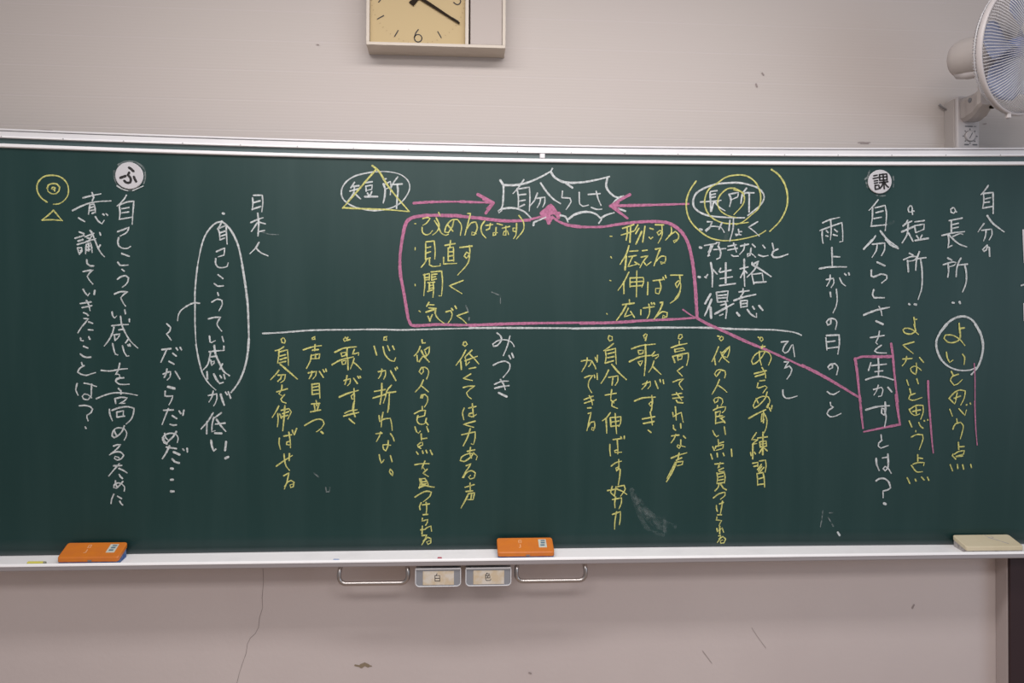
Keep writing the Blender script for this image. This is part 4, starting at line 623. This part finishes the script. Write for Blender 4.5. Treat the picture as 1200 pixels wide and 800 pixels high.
# ------------------------------------------------------------------ erasers and chalk on the tray
def floor_z(y): return 0.8795 + (-0.1265-y)*-0.156 if y > -0.1265 else 0.8795
def eraser(cx, w, capm, padm, label, sticker, skew=0.0, yf=-0.1245, dep=0.060, zf=0.9025, zb=0.932):
    root = empty('chalkboard_eraser', (cx, yf+dep/2, 0.881), label, 'eraser', 'chalkboard erasers on the chalk tray')
    top = lambda v: zf+(zb-zf)*v
    bot = lambda v: floor_z(yf+dep*v)+0.0006
    def place(x, v, z): return Vector((cx+x+skew*(v-0.5), yf+dep*v, z))-root.location
    def rr(hw, m, rx, rv):
        out = []
        for sx, sv, a0 in ((1, 0, -PI/2), (1, 1, 0), (-1, 1, PI/2), (-1, 0, PI)):
            for i in range(5):
                a = a0+i/4*PI/2; out.append((sx*(hw-rx)+rx*math.cos(a), (1-m-rv if sv else m+rv)+rv*math.sin(a)))
        return out
    def solid(hw, m, rx, layers):
        bm = bmesh.new(); rows = []
        for ins, fn in layers:
            rows.append([bm.verts.new(place(x, v, fn(v))) for x, v in rr(hw-ins, m+ins/dep, rx, rx/dep)])
        for i in range(len(rows)-1):
            n = len(rows[0])
            for k in range(n): bm.faces.new((rows[i][k], rows[i][(k+1) % n], rows[i+1][(k+1) % n], rows[i+1][k]))
        bm.faces.new(rows[0][::-1]); bm.faces.new(rows[-1]); bmesh.ops.recalc_face_normals(bm, faces=bm.faces); return bm
    T = 0.0135
    link('cap', solid(w/2, 0.0, 0.007, [(0.001, lambda v: top(v)-T), (0, lambda v: top(v)-T+0.001), (0, lambda v: top(v)-0.0025), (0.0009, lambda v: top(v)-0.0008), (0.0028, top)]), capm, root)
    link('felt_pad', solid(w/2-0.002, 0.03, 0.004, [(0, bot), (0, lambda v: max(top(v)-T-0.0004, bot(v)+0.003))]), padm, root)
    def deco(x0, x1, v0, v1, m, name, h, label=None):
        bm = bmesh.new(); t = bmesh.new(); box(t, x0, x1, v0, v1, 0, 1)
        merge(bm, t, lambda c: place(c.x, c.y, top(c.y)+0.0001+h*c.z)); o = link(name, bm, m, root)
        if label: o['label'] = label
        return o
    if sticker:
        s = deco(w*0.24, w*0.38, 0.30, 0.84, M['sticker'], 'sticker', 0.0003, 'small pale sticker')
        bm = bmesh.new()
        for a, b, p, q in ((0.27, 0.345, .40, .50), (0.28, 0.355, .56, .66), (0.285, 0.36, .71, .79)):
            t = bmesh.new(); box(t, w*a, w*b, p, q, 0, 1); merge(bm, t, lambda c: place(c.x, c.y, top(c.y)+0.0005+0.0002*c.z))
        link('sticker_print', bm, M['sticker_print'], s)
        bm = bmesh.new()
        for st in ([(-.11, .80), (-.07, .80), (-.07, .62), (-.11, .62), (-.11, .80)], [(-.09, .5), (-.09, .3), (-.115, .3)]):
            ribbon(bm, [(a*w, b*dep) for a, b in st], 0.003, lambda x, z: place(x, z/dep, top(z/dep)+0.0005))
        link('faint_lettering', bm, M['faint'], root)['label'] = 'faint pale print'
        bm = bmesh.new(); t = bmesh.new(); box(t, 0.0, 0.011, -0.02, -0.004, 0.0, 1.0)
        merge(bm, t, lambda c: place(c.x, c.y, top(0)-T+0.002+0.004*c.z)); link('front_clip', bm, M['screw'], root)
    return root
eraser(-1.084, 0.172, M['orange'], M['felt_blue'], 'orange chalkboard eraser with blue pad at left end of tray beside yellow chalk', True, 0.001)
eraser(0.1845, 0.170, M['orange'], M['felt_blue'], 'orange chalkboard eraser in the middle of the tray above right handle', True, -0.001)
e = eraser(1.643, 0.186, M['cream'], M['felt_grey'], 'cream chalkboard eraser with chalk scratches at right end of tray', False, -0.004, dep=0.064, zf=0.9020, zb=0.9245)
bm = bmesh.new()
def etop(x, z):
    v = z/0.064; return Vector((1.643+x-0.004*(v-0.5), -0.1245+0.064*v, 0.902+0.0225*v+0.0004))-e.location
ribbon(bm, smooth([(0.012, 0.060), (0.014, 0.050), (0.022, 0.043), (0.030, 0.046), (0.028, 0.054)], 0.004), 0.0016, etop, 0.6)
ribbon(bm, smooth([(0.014, 0.046), (0.030, 0.034), (0.044, 0.022), (0.054, 0.014)], 0.004), 0.0030, etop, 0.6)
link('scratch', bm, M['felt_grey'], e)['label'] = 'grey scratches on the top'

def stick(x0, x1, y, r, m, label, name='chalk_stick', tip=None):
    zc = floor_z(y)+r*1.02+0.0006
    root = empty(name, ((x0+x1)/2, y, zc), label, 'chalk')
    L = x1-x0; bm = bmesh.new()
    tube(bm, [(-L/2, 0, 0), (-L/2+0.0015, 0, 0), (L/2-0.0015, 0, 0), (L/2, 0, 0)], [r*0.75, r, r*0.94, r*0.7], 14); link('chalk', bm, m, root, False)
    if tip:
        bm = bmesh.new(); tube(bm, [(L/2+0.0001, 0, 0), (L/2+0.006, 0, 0)], [r*0.93, r*0.8], 14); link('broken_end', bm, tip, root)['label'] = 'greyish broken end'
stick(-1.2555, -1.2105, -0.118, 0.0052, M['stick_yellow'], 'short yellow chalk stick at left end of tray beside orange eraser', tip=M['stick_grey'])
stick(-0.385, -0.368, -0.120, 0.0036, M['stick_blue'], 'tiny blue chalk stub on tray above left handle', 'chalk_stub')
stick(-0.079, -0.066, -0.120, 0.0044, M['stick_red'], 'tiny dark red chalk stub on tray above chalk drawers', 'chalk_stub')

# ------------------------------------------------------------------ wall clock
ck = empty('wall_clock', (-0.092, -0.0, 2.587), 'cream square wall clock with side panel on the wall above chalkboard', 'clock')
def cl(name, bm, m, label=None, parent=None):
    bmesh.ops.translate(bm, verts=bm.verts, vec=-ck.location); o = link(name, bm, m, parent or ck)
    if label: o['label'] = label
    return o
zb_, zt_ = 2.4305, 2.7435
bm = bmesh.new()
box(bm, -0.3030, 0.1190, -0.0560, -0.0005, zb_+0.0005, zt_-0.0005, 0.001)
# frame boards: long top and bottom boards over the full depth, uprights between them
for a in ((-0.3035, 0.1195, zb_, zb_+0.0095), (-0.3035, 0.1195, zt_-0.0095, zt_)):
    box(bm, a[0], a[1], -0.080, -0.0006, a[2], a[3], 0.0010)
for a in ((-0.3034, -0.2945), (0.1105, 0.1194), (-0.0035, 0.0065)):
    box(bm, a[0], a[1], -0.0799, -0.0565 if -0.1 < a[0] < 0.1 else -0.0007, zb_+0.0094, zt_-0.0094)
cl('case', bm, M['clockcase'])
bm = bmesh.new(); box(bm, -0.2940, -0.0040, -0.0640, -0.0560, zb_+0.010, zt_-0.010); dial = cl('dial', bm, M['dial'], 'pale tan clock face')
bm = bmesh.new(); box(bm, 0.0115, 0.1100, -0.0750, -0.0560, zb_+0.011, zt_-0.010, 0.0015); cl('side_panel', bm, M['clockpanel'], 'pale grey side panel')
bm = bmesh.new(); box(bm, 0.0068, 0.0112, -0.0720, -0.0560, zb_+0.011, zt_-0.010); cl('panel_gap', bm, M['hand'], 'dark gap beside the panel')
cxk, czk = -0.1485, 2.587; U = 0.0026
pl = lambda h: (lambda x, z: Vector((x, -0.0640-h, z)))
for a in (30, 60, 120, 150, 210, 240, 300, 330):
    bm = bmesh.new(); s, c = math.sin(math.radians(a)), math.cos(math.radians(a)); ribbon(bm, [(cxk+s*46.5*U, czk+c*46.5*U), (cxk+s*54.5*U, czk+c*54.5*U)], 0.0034, pl(0.0008))
    cl('hour_mark', bm, M['ink'], parent=dial)
bm = bmesh.new()
for k in range(60):
    a = math.radians(6*k); s, c = math.sin(a), math.cos(a); ribbon(bm, [(cxk+s*54.6*U, czk+c*54.6*U), (cxk+s*55.4*U, czk+c*55.4*U)], 0.0018 if k % 5 else 0.003, pl(0.0007))
cl('minute_dots', bm, M['dialdot'], parent=dial)
def digit(cx, cz, strokes, name='numeral'):
    bm = bmesh.new()
    for st in strokes: ribbon(bm, smooth([(cx+a, cz+b) for a, b in st], 0.002), 0.0034, pl(0.0008))
    cl(name, bm, M['ink'], parent=dial)
rn = 46*U; q = 0.0058
circ = lambda cx, cz, r: [(cx+r*math.cos(i*PI/8), cz+r*math.sin(i*PI/8)) for i in range(17)]
digit(cxk+0.0005, czk-rn, [circ(0, -0.0072, 0.0115), [(0.0005, 0.0195), (-0.0070, 0.0090), (-0.0112, -0.0040)]])
digit(cxk-rn, czk, [circ(0, 0.0072, 0.0115), [(-0.0005, -0.0195), (0.0070, -0.0090), (0.0112, 0.0040)]])
digit(cxk+rn, czk, [[(-0.009, 0.0140), (-0.003, 0.0190), (0.005, 0.0180), (0.0085, 0.0110), (0.005, 0.0035), (-0.001, 0.0010), (0.007, -0.0020), (0.0105, -0.0095), (0.006, -0.0175), (-0.002, -0.0190), (-0.0105, -0.0130)]])
digit(cxk, czk+rn, [[(-0.017, 0.014), (-0.011, 0.019), (-0.011, -0.019)], [(-0.001, 0.012), (0.003, 0.018), (0.011, 0.018), (0.014, 0.010), (0.009, 0.0), (-0.002, -0.018), (0.015, -0.018)]])
def hand(name, ang, L, tail, w0, w1, wt, h):
    a = math.radians(ang); s, c = math.sin(a), math.cos(a)
    P = lambda u, v, d: Vector((cxk+s*u+c*v, -0.0640-h-d, czk+c*u-s*v))
    bm = bmesh.new(); prism(bm, [(-tail, -wt), (-tail, wt), (0, w0), (L, w1), (L, -w1), (0, -w0)], P, 0, 0.0012); bmesh.ops.recalc_face_normals(bm, faces=bm.faces)
    cl(name, bm, M['hand'])
hand('hour_hand', 41, 0.085, 0.032, 0.0066, 0.0042, 0.0090, 0.0030)
hand('minute_hand', 122.0, 0.150, 0.030, 0.0052, 0.0026, 0.0060, 0.0050)
bm = bmesh.new(); lathe(bm, [(0.007, 0), (0.007, 0.0085), (0.005, 0.0095)], Matrix.Translation((cxk, -0.0642, czk)) @ Matrix.Rotation(PI/2, 4, 'X'), 24); cl('hand_pivot', bm, M['hand'])

# ------------------------------------------------------------------ wall fan
fan = empty('wall_fan', (1.607, 0.0, 2.20), 'white wall mounted fan with blue blades at upper right above chalkboard', 'fan')
FO = fan.location
def fl(name, bm, m, label=None, parent=None, sm=False):
    bmesh.ops.translate(bm, verts=bm.verts, vec=-FO); bmesh.ops.recalc_face_normals(bm, faces=bm.faces)
    o = link(name, bm, m, parent or fan, sm)
    if label: o['label'] = label
    return o
bm = bmesh.new(); box(bm, 1.570, 1.645, -0.062, -0.0005, 2.10, 2.326, 0.007, 3); base = fl('control_box', bm, M['fanlight'])
bm = bmesh.new(); box(bm, 1.566, 1.5735, -0.050, -0.0005, 2.105, 2.320, 0.002); fl('side_cover', bm, M['fan'], parent=base)
bm = bmesh.new()
mt = Matrix.Translation((1.6115, -0.0625, 2.196)) @ Matrix.Rotation(PI/2, 4, 'X')
lathe(bm, [(0.0165, 0), (0.0160, 0.004), (0.0145, 0.005)], mt, 28); dl = fl('dial_knob', bm, M['fanlight'], parent=base)
bm = bmesh.new()
fp = lambda h: (lambda x, z: Vector((x, -0.0625-h, z)))
ribbon(bm, [(1.607, 2.188), (1.616, 2.2055)], 0.0024, fp(0.0056))
for k in range(8):
    a = PI/2-k*PI/4; ribbon(bm, [(1.6115+0.0215*math.cos(a), 2.196+0.0215*math.sin(a)), (1.6115+0.0235*math.cos(a), 2.196+0.0235*math.sin(a))], 0.0036, fp(0.0006))
for k in range(25):
    pass
ribbon(bm, [(1.6115+0.0180*math.cos(t*PI/12), 2.196+0.0180*math.sin(t*PI/12)) for t in range(25)], 0.0008, fp(0.0006))
ribbon(bm, [(1.596, 2.2275), (1.619, 2.2275)], 0.0036, fp(0.0006)); ribbon(bm, [(1.625, 2.2275), (1.631, 2.2275)], 0.0022, fp(0.0006))
ribbon(bm, [(1.594, 2.169), (1.606, 2.169)], 0.0045, fp(0.0006)); ribbon(bm, [(1.621, 2.169), (1.634, 2.169)], 0.0045, fp(0.0006))
fl('dial_marks', bm, M['groove'], 'small dark dial marks', parent=base)
# head: axis tilted down and turned right
C = Vector((1.5507, -0.3765, 2.3537)); ay, at_ = 0.3651, 0.173; R = 0.1818
nv = Vector((math.sin(ay)*math.cos(at_), -math.cos(ay)*math.cos(at_), -math.sin(at_)))
uv = Vector((0, 0, 1)).cross(nv).normalized(); vv = nv.cross(uv)
HM = Matrix((uv, vv, nv)).transposed().to_4x4(); HM.translation = C
# arm from the box up to the neck, and the neck under the motor
J = C - nv*0.115 + Vector((0, 0, -0.082))
def quad(c, hw, hh, ax, az, r=0.3):
    out = []
    for sx, sz in ((-1, -1), (1, -1), (1, 1), (-1, 1)):
        for k in ((1, 1-r), (1-r, 1)) if sx*sz > 0 else ((1-r, 1), (1, 1-r)):
            out.append(c + ax*(sx*hw*k[0]) + az*(sz*hh*k[1]))
    return out
bm = bmesh.new()
ax = Vector((1, 0, 0)); az = Vector((0, 0.0, 1))
E1 = Vector((1.527, -0.255, 2.251))
secs = [(Vector((1.611, -0.040, 2.283)), 0.0295, 0.038), (Vector((1.608, -0.085, 2.276)), 0.0295, 0.038), (Vector((1.575, -0.165, 2.264)), 0.028, 0.034), (E1, 0.025, 0.027), (E1 + Vector((-0.006, -0.018, -0.001)), 0.020, 0.022)]
rings = [[bm.verts.new(p) for p in quad(c, hw, hh, ax, az)] for c, hw, hh in secs]
for A, B in zip(rings, rings[1:]):
    for i in range(8): bm.faces.new((A[i], A[(i+1) % 8], B[(i+1) % 8], B[i]))
bm.faces.new(rings[0][::-1]); bm.faces.new(rings[-1])
arm = fl('arm', bm, M['fan'])
bm = bmesh.new(); box(bm, -0.008, 0.006, -0.006, 0.004, -0.009, 0.009, 0.002)
for v in bm.verts: v.co = E1 + Vector((0.014, -0.010, -0.024)) + v.co*0.9
fl('hinge_bolt', bm, M['hand'], 'dark hinge bolt', parent=arm)
bm = bmesh.new(); lathe(bm, [(0.0075, 0), (0.0075, 0.002), (0.005, 0.003)], Matrix.Translation(E1 + Vector((-0.0185, 0.040, 0.008))) @ Matrix.Rotation(-PI/2, 4, 'Y'), 14); fl('screw', bm, M['groove'], parent=arm)
bm = bmesh.new(); Nk = C - nv*0.100
tube(bm, [E1 + Vector((0, -0.004, 0.005)), E1 + Vector((0, -0.006, 0.03)), Nk + Vector((0, 0, -0.02))], [0.019, 0.022, 0.030], 20); fl('neck', bm, M['fan'])
bm = bmesh.new(); lathe(bm, [(0.050, -0.050), (0.0565, -0.056), (0.0570, -0.150), (0.0555, -0.176), (0.049, -0.194), (0.036, -0.204), (0.012, -0.209)], HM, 40); mot = fl('motor_housing', bm, M['fan'], sm=True)
bm = bmesh.new()
pc = HM.inverted()
tube(bm, [HM @ Vector((-0.012, -0.047, -0.180)), HM @ Vector((-0.012, -0.050, -0.145)), HM @ Vector((-0.012, -0.050, -0.085))], [0.013, 0.016, 0.014], 16); fl('motor_cover', bm, M['fanlight'], 'lighter cover under the motor', parent=mot, sm=True)
# guards
def ringtube(bm, r, h, rt, n=72, m=10, sq=1.0):
    lathe(bm, [(r+rt*math.cos(2*PI*k/m), h+sq*rt*math.sin(2*PI*k/m)) for k in range(m)], HM, n, True)
bm = bmesh.new(); ringtube(bm, R-0.003, 0.0, 0.0048, sq=1.9); fl('guard_ring', bm, M['fanlight'], sm=True)
def polar(r, a, h): return HM @ Vector((r*math.cos(a), r*math.sin(a), h))
bm = bmesh.new()
N = 120
for k in range(N):
    a = 2*PI*k/N; tube(bm, [polar(0.034, a+0.10, 0.050), polar(0.085, a+0.05, 0.046), polar(0.140, a+0.015, 0.032), polar(0.165, a, 0.017), polar(R-0.005, a, 0.0)], 0.0012, 4, False)
ringtube(bm, 0.036, 0.0490, 0.0016, 40, 5)
fl('front_guard', bm, M['wire'], 'radial wires of the front guard')
bm = bmesh.new(); lathe(bm, [(0.036, 0.046), (0.036, 0.052), (0.030, 0.055), (0.010, 0.056)], HM, 32); fl('guard_badge', bm, M['fanlight'])
bm = bmesh.new(); box(bm, -0.006, 0.006, -0.006, 0.006, -0.012, 0.006, 0.002)
for v in bm.verts: v.co = polar(R+0.001, -PI/2-0.10, 0.002) + v.co
fl('guard_clip', bm, M['fanlight'])
bm = bmesh.new(); N = 120
for k in range(N):
    a = 2*PI*k/N; tube(bm, [polar(R-0.006, a, -0.002), polar(R-0.008, a, -0.018), polar(R-0.022, a, -0.034), polar(0.120, a, -0.048), polar(0.054, a, -0.055)], 0.0010, 4, False)
for r, h in ((R-0.008, -0.018), (0.054, -0.055)): ringtube(bm, r, h, 0.0018, 60, 5)
fl('rear_guard', bm, M['wire'], 'wires of the rear guard')
bm = bmesh.new(); lathe(bm, [(0.030, -0.038), (0.032, -0.005), (0.026, 0.010), (0.012, 0.014)], HM, 32); fl('hub', bm, M['bluehub'], 'blue blade hub', sm=True)
for b in range(5):
    bm = bmesh.new(); a0 = 2*PI*b/5+0.35; na, nr = 8, 8; g = []
    for i in range(nr+1):
        t = i/nr; r = 0.028+0.122*t; w = 0.42+0.62*math.sin(PI*min(1, t*0.62+0.12)) ; w *= (1-max(0, t-0.82)*2.2)
        row = []
        for k in range(na+1):
            s = k/na-0.5; row.append((r*(1-0.10*abs(s)*t), a0+w*s+0.28*t, -0.012+(0.024-0.008*t)*s*1.6))
        g.append(row)
    tv = [[bm.verts.new(polar(*p)) for p in row] for row in g]; bv = [[bm.verts.new(polar(p[0], p[1], p[2]-0.0016)) for p in row] for row in g]
    for i in range(nr):
        for k in range(na):
            bm.faces.new((tv[i][k], tv[i+1][k], tv[i+1][k+1], tv[i][k+1])); bm.faces.new((bv[i][k], bv[i][k+1], bv[i+1][k+1], bv[i+1][k]))
        for e_ in (0, na): bm.faces.new((tv[i][e_], bv[i][e_], bv[i+1][e_], tv[i+1][e_]))
    for e_ in (0, nr):
        for k in range(na): bm.faces.new((tv[e_][k], tv[e_][k+1], bv[e_][k+1], bv[e_][k]))
    fl('blade', bm, M['blade'], sm=True)
# cord stub beside the fan's control box
bm = bmesh.new(); tube(bm, [(1.5665, -0.012, 2.296), (1.560, -0.013, 2.299), (1.548, -0.012, 2.307), (1.543, -0.010, 2.313)], [0.003, 0.003, 0.0034, 0.0045], 10); fl('cord', bm, M['screw'], 'short grey cord at the side')
